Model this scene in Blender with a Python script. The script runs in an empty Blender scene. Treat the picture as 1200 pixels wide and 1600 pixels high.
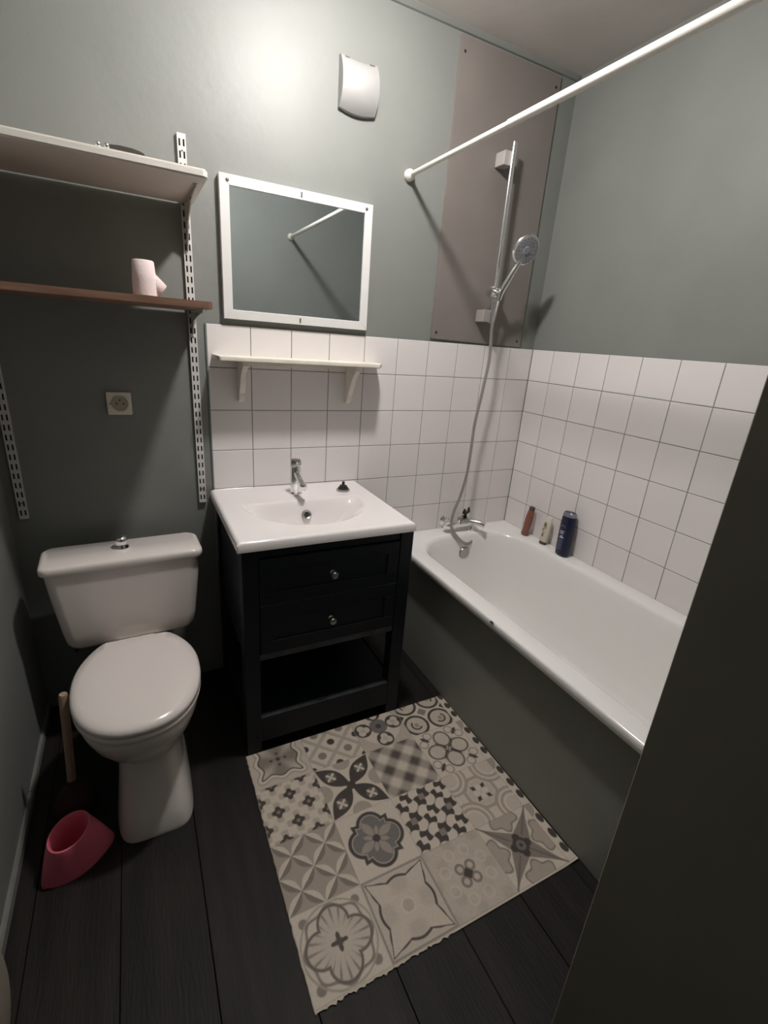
import bpy, bmesh, math, random
import numpy as np
from mathutils import Vector, Matrix

PI = math.pi
random.seed(4)
S = bpy.context.scene
COL = S.collection

# ------------------------------------------------------------------ camera
cam_d = bpy.data.cameras.new('camera')
cam_d.sensor_fit = 'HORIZONTAL'
cam_d.sensor_width = 36.0
cam_d.lens = 740.96 / 1200 * 36.0
cam_d.clip_start = 0.01
cam = bpy.data.objects.new('camera', cam_d)
COL.objects.link(cam)
R0 = (0.8906, -0.4490, 0.0720)      # right
R1 = (-0.0920, -0.3329, -0.9385)    # down
R2 = (0.4454, 0.8292, -0.3378)      # forward
m3 = Matrix(((R0[0], -R1[0], -R2[0]), (R0[1], -R1[1], -R2[1]), (R0[2], -R1[2], -R2[2])))
cam.matrix_world = Matrix.Translation((-1.75871, -1.86448, 1.43863)) @ m3.to_4x4()
S.camera = cam

# ------------------------------------------------------------------ world, exposure
w = bpy.data.worlds.new('world')
S.world = w
w.use_nodes = True
w.node_tree.nodes['Background'].inputs[0].default_value = (0.9, 0.95, 1.0, 1)
w.node_tree.nodes['Background'].inputs[1].default_value = 0.02
S.view_settings.view_transform = 'Standard'
S.view_settings.look = 'None'
S.view_settings.gamma = 1
S.view_settings.use_curve_mapping = False
S.view_settings.exposure = 0.0
LAMP = (-1.15, -0.63, 2.485)
LAMP_POWER = 560.0


# ------------------------------------------------------------------ materials
def mat(name, col, rough=0.5, metal=0.0, var=0.0, vscale=6.0, bump=0.0, bscale=60.0, spec=None, coat=0.0, stretch=None, col2=None, emit=None):
    m = bpy.data.materials.new(name)
    m.use_nodes = True
    nt = m.node_tree
    b = nt.nodes['Principled BSDF']
    b.inputs['Base Color'].default_value = (*col, 1)
    b.inputs['Roughness'].default_value = rough
    b.inputs['Metallic'].default_value = metal
    if spec is not None:
        b.inputs['Specular IOR Level'].default_value = spec
    if coat:
        b.inputs['Coat Weight'].default_value = coat
        b.inputs['Coat Roughness'].default_value = 0.08
    tc = nt.nodes.new('ShaderNodeTexCoord')
    mp = nt.nodes.new('ShaderNodeMapping')
    nt.links.new(tc.outputs['Object'], mp.inputs[0])
    if stretch:
        mp.inputs['Scale'].default_value = stretch
    if var or col2:
        n = nt.nodes.new('ShaderNodeTexNoise')
        n.inputs['Scale'].default_value = vscale
        n.inputs['Detail'].default_value = 5
        nt.links.new(mp.outputs[0], n.inputs[0])
        r = nt.nodes.new('ShaderNodeValToRGB')
        c2 = col2 if col2 else tuple(c * (1 - var) for c in col)
        c1 = col if col2 else tuple(min(1, c * (1 + var)) for c in col)
        r.color_ramp.elements[0].position = 0.35
        r.color_ramp.elements[1].position = 0.65
        r.color_ramp.elements[0].color = (*c2, 1)
        r.color_ramp.elements[1].color = (*c1, 1)
        nt.links.new(n.outputs[0], r.inputs[0])
        nt.links.new(r.outputs[0], b.inputs['Base Color'])
    if bump:
        n = nt.nodes.new('ShaderNodeTexNoise')
        n.inputs['Scale'].default_value = bscale
        n.inputs['Detail'].default_value = 4
        nt.links.new(mp.outputs[0], n.inputs[0])
        bp = nt.nodes.new('ShaderNodeBump')
        bp.inputs['Strength'].default_value = bump
        bp.inputs['Distance'].default_value = 0.002
        nt.links.new(n.outputs[0], bp.inputs['Height'])
        nt.links.new(bp.outputs[0], b.inputs['Normal'])
    if emit:
        b.inputs['Emission Color'].default_value = (*emit[:3], 1)
        b.inputs['Emission Strength'].default_value = emit[3]
    return m


M = {}
M['wall'] = mat('wall_paint', (0.215, 0.223, 0.207), 0.50, var=0.05, vscale=3.0, bump=0.35, bscale=35)
M['ceil'] = mat('ceiling_paint', (0.62, 0.585, 0.55), 0.7, var=0.03, bump=0.3, bscale=30)
M['tile'] = mat('white_tile_glaze', (0.80, 0.755, 0.745), 0.16, var=0.02, vscale=2)
M['grout'] = mat('grey_grout', (0.19, 0.225, 0.225), 0.9, bump=0.4, bscale=120)
M['panel'] = mat('taupe_panel', (0.205, 0.18, 0.165), 0.33, var=0.06, vscale=4)
M['apron'] = mat('apron_paint', (0.235, 0.238, 0.212), 0.5, var=0.08, vscale=2.5, bump=0.2, bscale=25)
M['jamb'] = mat('dark_jamb_paint', (0.215, 0.198, 0.16), 0.65, var=0.08, vscale=3, bump=0.2, bscale=30)
M['plank'] = mat('dark_plank', (0.0175, 0.0138, 0.0108), 0.6, spec=0.28, col2=(0.008, 0.007, 0.006), vscale=5, bump=0.5, bscale=40, stretch=(4, 0.5, 1))
M['gap'] = mat('plank_gap', (0.009, 0.0075, 0.006), 0.9)
M['ceramic'] = mat('white_ceramic', (0.84, 0.79, 0.78), 0.10, spec=0.5)
M['toilet'] = mat('toilet_ceramic', (0.80, 0.74, 0.70), 0.14)
M['seat'] = mat('seat_plastic', (0.80, 0.735, 0.70), 0.18)
M['enamel'] = mat('bath_enamel', (0.84, 0.82, 0.80), 0.13)
M['navy'] = mat('navy_black_lacquer', (0.0045, 0.008, 0.0145), 0.5, spec=0.3, var=0.1, bump=0.15, bscale=50)
M['navyedge'] = mat('navy_edge_highlight', (0.045, 0.047, 0.053), 0.5, var=0.3, vscale=20)  # lighter tone paints the highlight lines on the rails and drawer divider
M['chrome'] = mat('chrome', (0.86, 0.86, 0.86), 0.17, metal=1)
M['satin'] = mat('satin_metal', (0.42, 0.41, 0.39), 0.32, metal=1)
M['bracket'] = mat('pale_grey_bracket', (0.42, 0.39, 0.37), 0.25)
M['hose'] = mat('grey_hose', (0.42, 0.40, 0.38), 0.35, metal=0.6)
M['headface'] = mat('shower_face', (0.26, 0.26, 0.28), 0.35, var=0.15, vscale=60)
M['black'] = mat('black_rubber', (0.012, 0.011, 0.011), 0.5)
M['dark'] = mat('dark_slot', (0.02, 0.02, 0.018), 0.8)
M['white'] = mat('white_gloss_paint', (0.74, 0.73, 0.71), 0.3, var=0.02, vscale=8)
M['rod'] = mat('white_rod_plastic', (0.80, 0.77, 0.70), 0.3)
M['steelwhite'] = mat('white_powder_steel', (0.62, 0.61, 0.585), 0.45, var=0.05, vscale=25)
M['shelfpaint'] = mat('painted_shelf', (0.76, 0.72, 0.66), 0.5, var=0.05, vscale=4, bump=0.2, bscale=30)
M['cream'] = mat('cream_shelf_paint', (0.78, 0.735, 0.65), 0.4, var=0.06, vscale=14, bump=0.25, bscale=30)
M['wood'] = mat('brown_shelf_wood', (0.26, 0.145, 0.095), 0.5, col2=(0.16, 0.088, 0.055), vscale=6, bump=0.2, bscale=40, stretch=(0.8, 8, 8))
M['vent'] = mat('vent_plastic', (0.335, 0.33, 0.322), 0.5)
M['socket'] = mat('socket_plastic', (0.78, 0.71, 0.61), 0.35)
M['socketin'] = mat('socket_recess', (0.40, 0.36, 0.27), 0.45)
M['mirror'] = mat('mirror_glass', (0.70, 0.76, 0.77), 0.02, metal=1)
M['pink'] = mat('pink_plastic', (0.80, 0.17, 0.25), 0.4, var=0.03)
M['redrub'] = mat('dark_red_rubber', (0.035, 0.007, 0.006), 0.6)
M['stick'] = mat('pale_wood_stick', (0.40, 0.27, 0.20), 0.55, var=0.12, vscale=20, stretch=(8, 8, 1))
M['paper'] = mat('pink_paper', (0.80, 0.66, 0.655), 0.9, bump=0.5, bscale=180)
M['card'] = mat('cardboard', (0.30, 0.22, 0.15), 0.9)
M['skirt'] = mat('skirting_paint', (0.21, 0.215, 0.195), 0.5, var=0.1, vscale=10)
M['orange'] = mat('orange_brown_bottle', (0.23, 0.088, 0.062), 0.35)
M['orangecap'] = mat('dark_brown_cap', (0.085, 0.055, 0.04), 0.4)
M['creambot'] = mat('cream_bottle', (0.66, 0.60, 0.49), 0.35)
M['greyprint'] = mat('grey_print', (0.17, 0.155, 0.13), 0.5)
M['blue'] = mat('navy_blue_bottle', (0.007, 0.010, 0.036), 0.3)
M['silver'] = mat('silver_cap', (0.30, 0.31, 0.36), 0.3, metal=0.7)
M['blueprint'] = mat('pale_print', (0.45, 0.47, 0.62), 0.5)
M['blueprintdim'] = mat('dim_print', (0.12, 0.14, 0.30), 0.5)
M['pouch'] = mat('pale_pouch_cloth', (0.27, 0.23, 0.185), 0.85, bump=0.3, bscale=80)
M['bulb'] = mat('lit_bulb', (1, 1, 1), 0.4, emit=(1.0, 0.965, 0.94, 1.0))
M['brown'] = mat('dark_metal', (0.14, 0.125, 0.11), 0.35, metal=0.6)


# ------------------------------------------------------------------ helpers
def link(name, me, material=None, parent=None, smooth=False):
    o = bpy.data.objects.new(name, me)
    COL.objects.link(o)
    if material is not None and not me.materials:
        me.materials.append(material)
    if parent is not None:
        o.parent = parent
    if smooth:
        me.polygons.foreach_set('use_smooth', [True] * len(me.polygons))
    return o


def obj(name, bm, material=None, parent=None, smooth=False, sharp=None):
    me = bpy.data.meshes.new(name)
    bmesh.ops.recalc_face_normals(bm, faces=bm.faces)
    bm.to_mesh(me)
    bm.free()
    o = link(name, me, material, parent, smooth)
    if sharp is not None:
        try:
            me.set_sharp_from_angle(angle=math.radians(sharp))
        except Exception:
            pass
    return o


def tag(o, label=None, cat=None, group=None, kind=None):
    if label:
        o['label'] = label
    if cat:
        o['category'] = cat
    if group:
        o['group'] = group
    if kind:
        o['kind'] = kind
    return o


def empty(name, label, cat, loc, group=None):
    o = bpy.data.objects.new(name, None)
    o.empty_display_size = 0.05
    COL.objects.link(o)
    o.location = loc
    return tag(o, label, cat, group)


def box(bm, x0, x1, y0, y1, z0, z1, bev=0.0, seg=2):
    r = bmesh.ops.create_cube(bm, size=1)
    vs = r['verts']
    for v in vs:
        v.co = Vector(((x0 + x1) / 2 + v.co.x * (x1 - x0), (y0 + y1) / 2 + v.co.y * (y1 - y0), (z0 + z1) / 2 + v.co.z * (z1 - z0)))
    if bev > 0:
        es = list({e for v in vs for e in v.link_edges})
        bmesh.ops.bevel(bm, geom=es, offset=bev, segments=seg, affect='EDGES', profile=0.5)
    return bm


def mk(*a, **k):
    return box(bmesh.new(), *a, **k)


def rings(bm, rs, cap0=True, cap1=True):
    """skin a list of closed rings (same count)"""
    L = [[bm.verts.new(p) for p in r] for r in rs]
    n = len(L[0])
    for a, b in zip(L, L[1:]):
        for i in range(n):
            j = (i + 1) % n
            bm.faces.new((a[i], a[j], b[j], b[i]))
    if cap0:
        bm.faces.new(list(reversed(L[0])))
    if cap1:
        bm.faces.new(L[-1])
    return bm


def lathe(bm, prof, c=(0, 0, 0), axis='Z', n=24, cap=True, rot=None):
    rs = []
    for r, h in prof:
        ring = []
        for i in range(n):
            a = 2 * PI * i / n
            p = Vector((r * math.cos(a), r * math.sin(a), h))
            if axis == 'Y':
                p = Vector((p.x, -p.z, p.y))
            elif axis == 'X':
                p = Vector((p.z, p.y, -p.x))
            if rot is not None:
                p = rot @ p
            ring.append(p + Vector(c))
        rs.append(ring)
    return rings(bm, rs, cap, cap)


def align(d):
    return Vector((0, 0, 1)).rotation_difference(Vector(d).normalized()).to_matrix()


def tube(bm, pts, rad, n=12, cap=True):
    pts = [Vector(p) for p in pts]
    rr = rad if isinstance(rad, (list, tuple)) else [rad] * len(pts)
    t0 = (pts[1] - pts[0]).normalized()
    up = Vector((0, 0, 1)) if abs(t0.z) < 0.9 else Vector((1, 0, 0))
    x = t0.cross(up).normalized()
    rs = []
    for i, p in enumerate(pts):
        if i == 0:
            t = t0
        elif i == len(pts) - 1:
            t = (pts[i] - pts[i - 1]).normalized()
        else:
            t = (pts[i + 1] - pts[i - 1]).normalized()
        x = (x - t * x.dot(t)).normalized()
        y = t.cross(x)
        rs.append([p + (x * math.cos(2 * PI * k / n) + y * math.sin(2 * PI * k / n)) * rr[i] for k in range(n)])
    return rings(bm, rs, cap, cap)


def catmull(P, k=8):
    P = [Vector(p) for p in P]
    Q = [P[0] * 2 - P[1]] + P + [P[-1] * 2 - P[-2]]
    out = []
    for i in range(1, len(Q) - 2):
        a, b, c, d = Q[i - 1], Q[i], Q[i + 1], Q[i + 2]
        for j in range(k):
            t = j / k
            out.append(0.5 * ((2 * b) + (c - a) * t + (2 * a - 5 * b + 4 * c - d) * t * t + (3 * b - a - 3 * c + d) * t ** 3))
    out.append(P[-1])
    return out


def prism(bm, poly, axis, a, b):
    """extrude 2D polygon (list of (p,q)) along axis between a and b"""
    def P(p, q, h):
        return {'X': (h, p, q), 'Y': (p, h, q), 'Z': (p, q, h)}[axis]
    A = [bm.verts.new(P(p, q, a)) for p, q in poly]
    B = [bm.verts.new(P(p, q, b)) for p, q in poly]
    n = len(poly)
    bm.faces.new(A)
    bm.faces.new(list(reversed(B)))
    for i in range(n):
        j = (i + 1) % n
        bm.faces.new((A[i], A[j], B[j], B[i]))
    return bm


def rrect(x0, x1, y0, y1, r, n=64, z=0.0):
    """rounded rectangle contour with n points; r = radius or 4 radii (--,+-,++,-+)"""
    if not isinstance(r, (list, tuple)):
        r = (r,) * 4
    q = n // 4
    pts = []
    cs = [(x1 - r[2], y1 - r[2], r[2], 0), (x0 + r[3], y1 - r[3], r[3], PI / 2), (x0 + r[0], y0 + r[0], r[0], PI), (x1 - r[1], y0 + r[1], r[1], 1.5 * PI)]
    for cx, cy, rad, a0 in cs:
        for i in range(q):
            a = a0 + PI / 2 * i / (q - 1)
            pts.append(Vector((cx + rad * math.cos(a), cy + rad * math.sin(a), z)))
    return pts


def screw(name, loc, axis, r, material, parent, h=0.002):
    bm = bmesh.new()
    lathe(bm, [(r, 0), (r, h * 0.5), (r * 0.6, h)], loc, axis, 10)
    return obj(name, bm, material, parent, True, 40)


# ================================================================== ROOM SHELL
XL, XR, YB, YF, ZC = -2.17, 0.0, 0.0, -1.6, 2.525
WO = 0.008        # the painted wall lies this far behind the tile faces
# floor with planks
fl = obj('floor', mk(XL - 0.1, XR + 0.1, -3.0, 0.1, -0.06, -0.016), M['gap'])
tag(fl, kind='structure')
pw = 0.199
px = -0.919 - pw * 7
k = 0
while px < 0.0:
    x0, x1 = max(px + 0.0008, XL + 0.001), min(px + pw - 0.0008, -0.001)
    if x1 - x0 > 0.01:
        for (y0, y1) in ((-2.98, -1.6 + 0.0), (-1.597, -0.002)):
            dz = random.uniform(-0.0012, 0.0)
            p = obj('plank', mk(x0, x1, y0, y1, -0.016, dz, bev=0.0012, seg=1), M['plank'], fl)
    px += pw
# ceiling
ce = obj('ceiling', mk(XL - 0.1, XR + 0.1, -3.0, 0.1, ZC, ZC + 0.06), M['ceil'])
tag(ce, kind='structure')
tr = bmesh.new()
prism(tr, [(WO, ZC), (WO, ZC - 0.016), (0.0, ZC - 0.014), (-0.010, ZC - 0.003), (-0.012, ZC)], 'X', XL, 0.0)
tag(obj('trim_1', tr, M['wall']), kind='structure')
# walls
wb = obj('wall_back', mk(XL - 0.1, XR + 0.1, WO, 0.1, 0, ZC), M['wall'])
tag(wb, kind='structure')
wr = obj('wall_right', mk(WO, 0.1, -3.0, WO, 0, ZC), M['wall'])
tag(wr, kind='structure')
wl = obj('wall_left', mk(XL - 0.1, XL, -3.0, WO, 0, ZC), M['wall'])
tag(wl, kind='structure')
JX = -1.195
bm = bmesh.new()
box(bm, JX + 0.02, WO, YF - 0.25, YF, 0, ZC)
box(bm, XL, JX + 0.02, YF - 0.25, YF, 2.06, ZC)
box(bm, XL, XL + 0.05, YF - 0.25, YF, 0, 2.06)
wf = obj('wall_front', bm, M['wall'])
tag(wf, kind='structure')
bm = bmesh.new()
box(bm, JX, JX + 0.02, YF - 0.262, YF + 0.002, 0, 2.06, 0.0015, 1)
box(bm, XL + 0.05, JX + 0.02, YF - 0.262, YF + 0.002, 2.04, 2.06, 0.0015, 1)
tag(obj('trim_2', bm, M['jamb']), kind='structure')
tag(obj('wall_hall', mk(XL - 0.1, 0.1, -3.1, -3.0, 0, ZC), M['wall']), kind='structure')
# skirting on the left wall
bm = bmesh.new()
prism(bm, [(XL, 0), (XL + 0.010, 0), (XL + 0.009, 0.024), (XL + 0.005, 0.030), (XL, 0.030)], 'Y', -0.42, 0.0)
prism(bm, [(XL, 0), (XL + 0.012, 0), (XL + 0.011, 0.025), (XL + 0.006, 0.031), (XL, 0.031)], 'Y', -1.0, -0.424)
tag(obj('baseboard_left', bm, M['skirt']), kind='structure')

# ---- tiles
TP = 0.153
ZT = 1.460
rows = [(ZT - 0.0015 - 0.006, ZT - TP + 0.0013)] + [(ZT - TP * r - 0.0013, ZT - TP * (r + 1) + 0.0013) for r in range(1, 7)]


def tile_mesh(wx, hz, back):
    bm = bmesh.new()
    if back:
        box(bm, -wx / 2, wx / 2, 0.0, 0.0062, -hz / 2, hz / 2)
        fs = [f for f in bm.faces if f.normal.y < -0.9]
    else:
        box(bm, 0.0, 0.0062, -wx / 2, wx / 2, -hz / 2, hz / 2)
        fs = [f for f in bm.faces if f.normal.x < -0.9]
    es = [e for e in fs[0].edges]
    bmesh.ops.bevel(bm, geom=es, offset=0.0012, segments=1, affect='EDGES')
    me = bpy.data.meshes.new('tile')
    bm.to_mesh(me)
    bm.free()
    me.materials.append(M['tile'])
    return me


cache = {}


def put_tile(par, back, u0, u1, z0, z1):
    wx, hz = round(u1 - u0, 4), round(z1 - z0, 4)
    key = (wx, hz, back)
    if key not in cache:
        cache[key] = tile_mesh(wx, hz, back)
    o = bpy.data.objects.new('tile', cache[key])
    COL.objects.link(o)
    o.parent = par
    c = (u0 + u1) / 2
    tilt = random.uniform(-0.0035, 0.0035), random.uniform(-0.0035, 0.0035)
    if back:
        o.location = (c, random.uniform(-0.0003, 0.0003), (z0 + z1) / 2)
        o.rotation_euler = (tilt[0], 0, tilt[1])
    else:
        o.location = (random.uniform(-0.0003, 0.0003), c, (z0 + z1) / 2)
        o.rotation_euler = (0, tilt[0], tilt[1])


XB0 = -1.516 - TP + 0.153      # left edge of the tiled field
gb = tag(obj('grout', mk(XB0 - 0.003, 0.008, 0.0022, WO + 0.002, 0.50, ZT - 0.006), M['grout'], wb), kind=None)
xs = [(c - 9.91) * TP for c in range(0, 10)] + [-0.0005]
for i in range(10):
    for r, (zt, zb_) in enumerate(rows):
        if r == 6 and xs[i] < -0.95:
            continue
        put_tile(wb, True, xs[i] + 0.0013, xs[i + 1] - (0.0013 if i < 9 else 0), zb_, zt)
gr = obj('grout', mk(0.0022, WO + 0.002, YF, 0.008, 0.50, ZT - 0.006), M['grout'], wr)
ys = [-0.0015] + [-(c - 0.085) * TP for c in range(1, 11)] + [YF]
for i in range(11):
    a, b = ys[i + 1], ys[i]
    for r, (zt, zb_) in enumerate(rows):
        if b - a > 0.02:
            put_tile(wr, False, a + 0.0013, b - 0.0013, zb_, zt)

# ================================================================== BATH
XO, BF, BT = -0.732, -1.598, 0.560
bath = empty('bathtub', 'white enamel bathtub with rounded tap end along the tiled right wall', 'bathtub', (-0.37, -0.8, 0))
bath_off = Vector(bath.location)


def child(name, bm, m, par, smooth=False, sharp=None, off=None):
    """build in world coordinates, then hang under the parent empty"""
    o = obj(name, bm, m, par, smooth, sharp)
    root = par
    loc = Vector((0, 0, 0))
    while root is not None:
        loc += Vector(root.location)
        root = root.parent
    o.location = -loc
    return o


N = 96


def bc(x0, x1, y0, y1, r, z):
    return rrect(x0, x1, y0, y1, r, N, z)


rs = [
    bc(XO + 0.004, -0.003, BF, -0.002, 0.004, BT - 0.034),
    bc(XO, -0.002, BF, -0.001, 0.006, BT - 0.030),
    bc(XO, -0.002, BF, -0.001, 0.006, BT - 0.007),
    bc(XO + 0.003, -0.003, BF, -0.002, 0.008, BT - 0.001),
    bc(XO + 0.010, -0.006, BF + 0.004, -0.006, 0.01, BT),
    bc(XO + 0.072, -0.072, BF + 0.08, -0.092, (0.14, 0.14, 0.19, 0.19), BT - 0.001),
    bc(XO + 0.080, -0.080, BF + 0.09, -0.101, (0.14, 0.14, 0.19, 0.19), BT - 0.006),
    bc(XO + 0.087, -0.087, BF + 0.10, -0.108, (0.14, 0.14, 0.19, 0.19), BT - 0.020),
    bc(XO + 0.094, -0.094, BF + 0.12, -0.116, (0.14, 0.14, 0.185, 0.185), BT - 0.06),
    bc(XO + 0.110, -0.110, BF + 0.18, -0.130, (0.14, 0.14, 0.175, 0.175), BT - 0.18),
    bc(XO + 0.130, -0.130, BF + 0.26, -0.150, (0.14, 0.14, 0.16, 0.16), BT - 0.30),
    bc(XO + 0.155, -0.155, BF + 0.33, -0.180, (0.13, 0.13, 0.14, 0.14), BT - 0.37),
    bc(XO + 0.20, -0.20, BF + 0.40, -0.23, (0.10, 0.10, 0.11, 0.11), BT - 0.400),
    bc(XO + 0.28, -0.28, BF + 0.5, -0.32, (0.06, 0.06, 0.06, 0.06), BT - 0.408),
]
bm = bmesh.new()
rings(bm, rs, cap0=False, cap1=True)
child('tub', bm, M['enamel'], bath, True, 60)
bm = bmesh.new()
lathe(bm, [(0.0, 0.003), (0.006, 0.003), (0.012, 0.0)], (XO + 0.005, -0.80, BT - 0.006), 'Z', 8)
child('enamel_chip', bm, M['dark'], bath)
bm = bmesh.new()
lathe(bm, [(0.031, 0.0), (0.031, 0.004), (0.027, 0.009), (0.010, 0.011), (0.001, 0.011)], (-0.345, -0.118, 0.462), 'Y', 28)
child('overflow_cover', bm, M['satin'], bath, True, 40)
bm = bmesh.new()
lathe(bm, [(0.034, 0.0), (0.033, 0.004), (0.024, 0.005), (0.022, -0.001), (0.001, -0.001)], (-0.365, -0.36, BT - 0.407), 'Z', 24)
child('drain', bm, M['chrome'], bath, True, 40)

ap = child('front_panel', mk(-0.684, -0.664, -1.598, 0.001, 0.001, BT - 0.02, 0.002, 1), M['apron'], bath)
tag(ap, 'plain dark grey-green painted front panel')

# ================================================================== BATH MIXER
mx = empty('bath_mixer', 'chrome bath mixer tap with a small black forked handle above the tub overflow', 'tap', (-0.34, 0, 0.60))
for sx in (-0.405, -0.275):
    bm = bmesh.new()
    lathe(bm, [(0.030, 0.0), (0.030, 0.004), (0.018, 0.012), (0.012, 0.016), (0.012, 0.055)], (sx, 0.0, 0.60), 'Y', 20)
    child('wall_fitting', bm, M['chrome'], mx, True, 40)
bm = bmesh.new()
tube(bm, [(-0.43, -0.062, 0.600), (-0.42, -0.062, 0.600), (-0.30, -0.062, 0.600), (-0.255, -0.062, 0.60), (-0.25, -0.062, 0.60)], [0.014, 0.019, 0.021, 0.019, 0.012], 20)
lathe(bm, [(0.001, -0.024), (0.016, -0.020), (0.024, 0), (0.016, 0.020), (0.001, 0.024)], (-0.425, -0.066, 0.600), 'X', 18)
child('mixer_body', bm, M['chrome'], mx, True, 40)
bm = bmesh.new()
tube(bm, catmull([(-0.315, -0.060, 0.606), (-0.295, -0.085, 0.612), (-0.268, -0.115, 0.612), (-0.250, -0.135, 0.606)], 5), 0.0145, 16)
child('spout', bm, M['chrome'], mx, True, 40)
bm = bmesh.new()
box(bm, -0.362, -0.318, -0.088, -0.05, 0.604, 0.632, 0.005)
child('diverter_block', bm, M['satin'], mx, True, 40)
bm = bmesh.new()
lathe(bm, [(0.011, 0), (0.010, 0.02), (0.007, 0.024)], (-0.325, -0.065, 0.618), 'Z', 14)
tube(bm, [(-0.325, -0.065, 0.642), (-0.325, -0.067, 0.655)], [0.006, 0.009], 10)
tube(bm, [(-0.325, -0.067, 0.653), (-0.342, -0.075, 0.662), (-0.343, -0.078, 0.682)], [0.007, 0.009, 0.004], 10)
tube(bm, [(-0.325, -0.067, 0.653), (-0.306, -0.062, 0.662), (-0.306, -0.062, 0.682)], [0.007, 0.009, 0.004], 10)
child('handle', bm, M['black'], mx, True, 50)
bm = bmesh.new()
lathe(bm, [(0.012, 0), (0.012, 0.022), (0.009, 0.026)], (-0.285, -0.075, 0.558), 'Z', 14)
child('hose_connector', bm, M['chrome'], mx, True, 40)

# ================================================================== SHOWER RAIL + HAND SHOWER + HOSE
sr = empty('shower_rail', 'vertical chrome shower rail with two block brackets on the taupe panel', 'shower rail', (-0.33, 0, 1.55))
bm = bmesh.new()
rsx = []
for z in (1.545, 2.212):
    rsx.append([Vector(p) + Vector((0, 0, 0)) for p in rrect(-0.343, -0.322, -0.071, -0.059, 0.0055, 16, z)])
rings(bm, rsx)
child('rail', bm, M['chrome'], sr, True, 40)
for z0, z1 in ((2.132, 2.182), (1.550, 1.600)):
    child('bracket', mk(-0.372, -0.326, -0.060, -0.002, z0, z1, 0.003), M['bracket'], sr, False)
bm = bmesh.new()
lathe(bm, [(0.013, -0.032), (0.021, -0.030), (0.021, 0.024), (0.013, 0.026)], (-0.333, -0.066, 1.672), 'X', 20)
box(bm, -0.346, -0.318, -0.084, -0.052, 1.655, 1.690, 0.006)
child('slider', bm, M['chrome'], sr, True, 35)

hs = empty('hand_shower', 'round chrome hand shower with grey face clipped on the rail slider', 'shower head', (-0.325, -0.09, 1.66))
hp = [(-0.326, -0.093, 1.640), (-0.324, -0.102, 1.675), (-0.313, -0.126, 1.725), (-0.303, -0.148, 1.768), (-0.298, -0.160, 1.790)]
bm = bmesh.new()
tube(bm, catmull(hp, 5), [0.009 + 0.0045 * math.sin(PI * min(1, i / 16)) for i in range(21)], 16)
child('handle', bm, M['chrome'], hs, True, 40)
nrm = Vector((-0.10, -0.86, -0.42)).normalized()
hc = Vector((-0.290, -0.168, 1.830))
Rr = align(nrm)
bm = bmesh.new()
lathe(bm, [(0.001, -0.026), (0.024, -0.024), (0.047, -0.012), (0.058, 0.0), (0.059, 0.006), (0.056, 0.010), (0.052, 0.0105)], hc, 'Z', 36, True, Rr)
child('head_shell', bm, M['chrome'], hs, True, 40)
bm = bmesh.new()
lathe(bm, [(0.0515, 0.008), (0.0515, 0.0125), (0.016, 0.0135), (0.014, 0.0155), (0.001, 0.0160)], hc, 'Z', 36, True, Rr)
face = child('spray_face', bm, M['headface'], hs, True, 40)
bm = bmesh.new()
for rr_, nn in ((0.024, 10), (0.034, 14), (0.044, 18)):
    for i in range(nn):
        a = 2 * PI * i / nn
        p = hc + Rr @ Vector((rr_ * math.cos(a), rr_ * math.sin(a), 0.0125))
        lathe(bm, [(0.0018, 0), (0.0012, 0.0022)], p, 'Z', 5, True, Rr)
o = child('nozzles', bm, M['dark'], hs)
tag(o, kind='stuff')

HP = [(-0.326, -0.090, 1.638), (-0.336, -0.092, 1.58), (-0.343, -0.092, 1.521), (-0.332, -0.09, 1.401), (-0.345, -0.088, 1.25), (-0.362, -0.088, 1.116), (-0.364, -0.088, 0.995),
      (-0.370, -0.09, 0.87), (-0.391, -0.09, 0.758), (-0.420, -0.092, 0.678), (-0.430, -0.10, 0.61), (-0.405, -0.118, 0.560), (-0.360, -0.128, 0.520), (-0.315, -0.118, 0.510), (-0.290, -0.095, 0.528), (-0.285, -0.075, 0.560)]
cl = catmull(HP, 10)
bm = bmesh.new()
dense = []
for a, b in zip(cl, cl[1:]):
    for k in range(3):
        dense.append(a.lerp(b, k / 3))
dense.append(cl[-1])
tube(bm, dense, [0.0072 + (0.0007 if i % 2 else -0.0004) for i in range(len(dense))], 10)
tag(obj('shower_hose', bm, M['hose'], None, True), 'long grey ribbed shower hose hanging from the hand shower to the bath mixer', 'hose')

# ================================================================== TAUPE PANEL
pn = empty('splash_panel', 'tall taupe board screwed to the wall above the tiles behind the shower rail', 'wall panel', (-0.34, 0, 1.46))
bm = bmesh.new()
prism(bm, [(-0.593, 1.466), (-0.088, 1.457), (-0.094, 2.500), (-0.590, 2.500)], 'Y', WO - 0.001, -0.0015)
child('board', bm, M['panel'], pn)
for x, z in ((-0.570, 1.492), (-0.112, 1.484), (-0.568, 2.455), (-0.115, 2.46)):
    bm = bmesh.new()
    lathe(bm, [(0.0055, 0), (0.005, 0.0016), (0.001, 0.002)], (x, -0.0012, z), 'Y', 10)
    child('screw', bm, M['dark'], pn, True)

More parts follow.
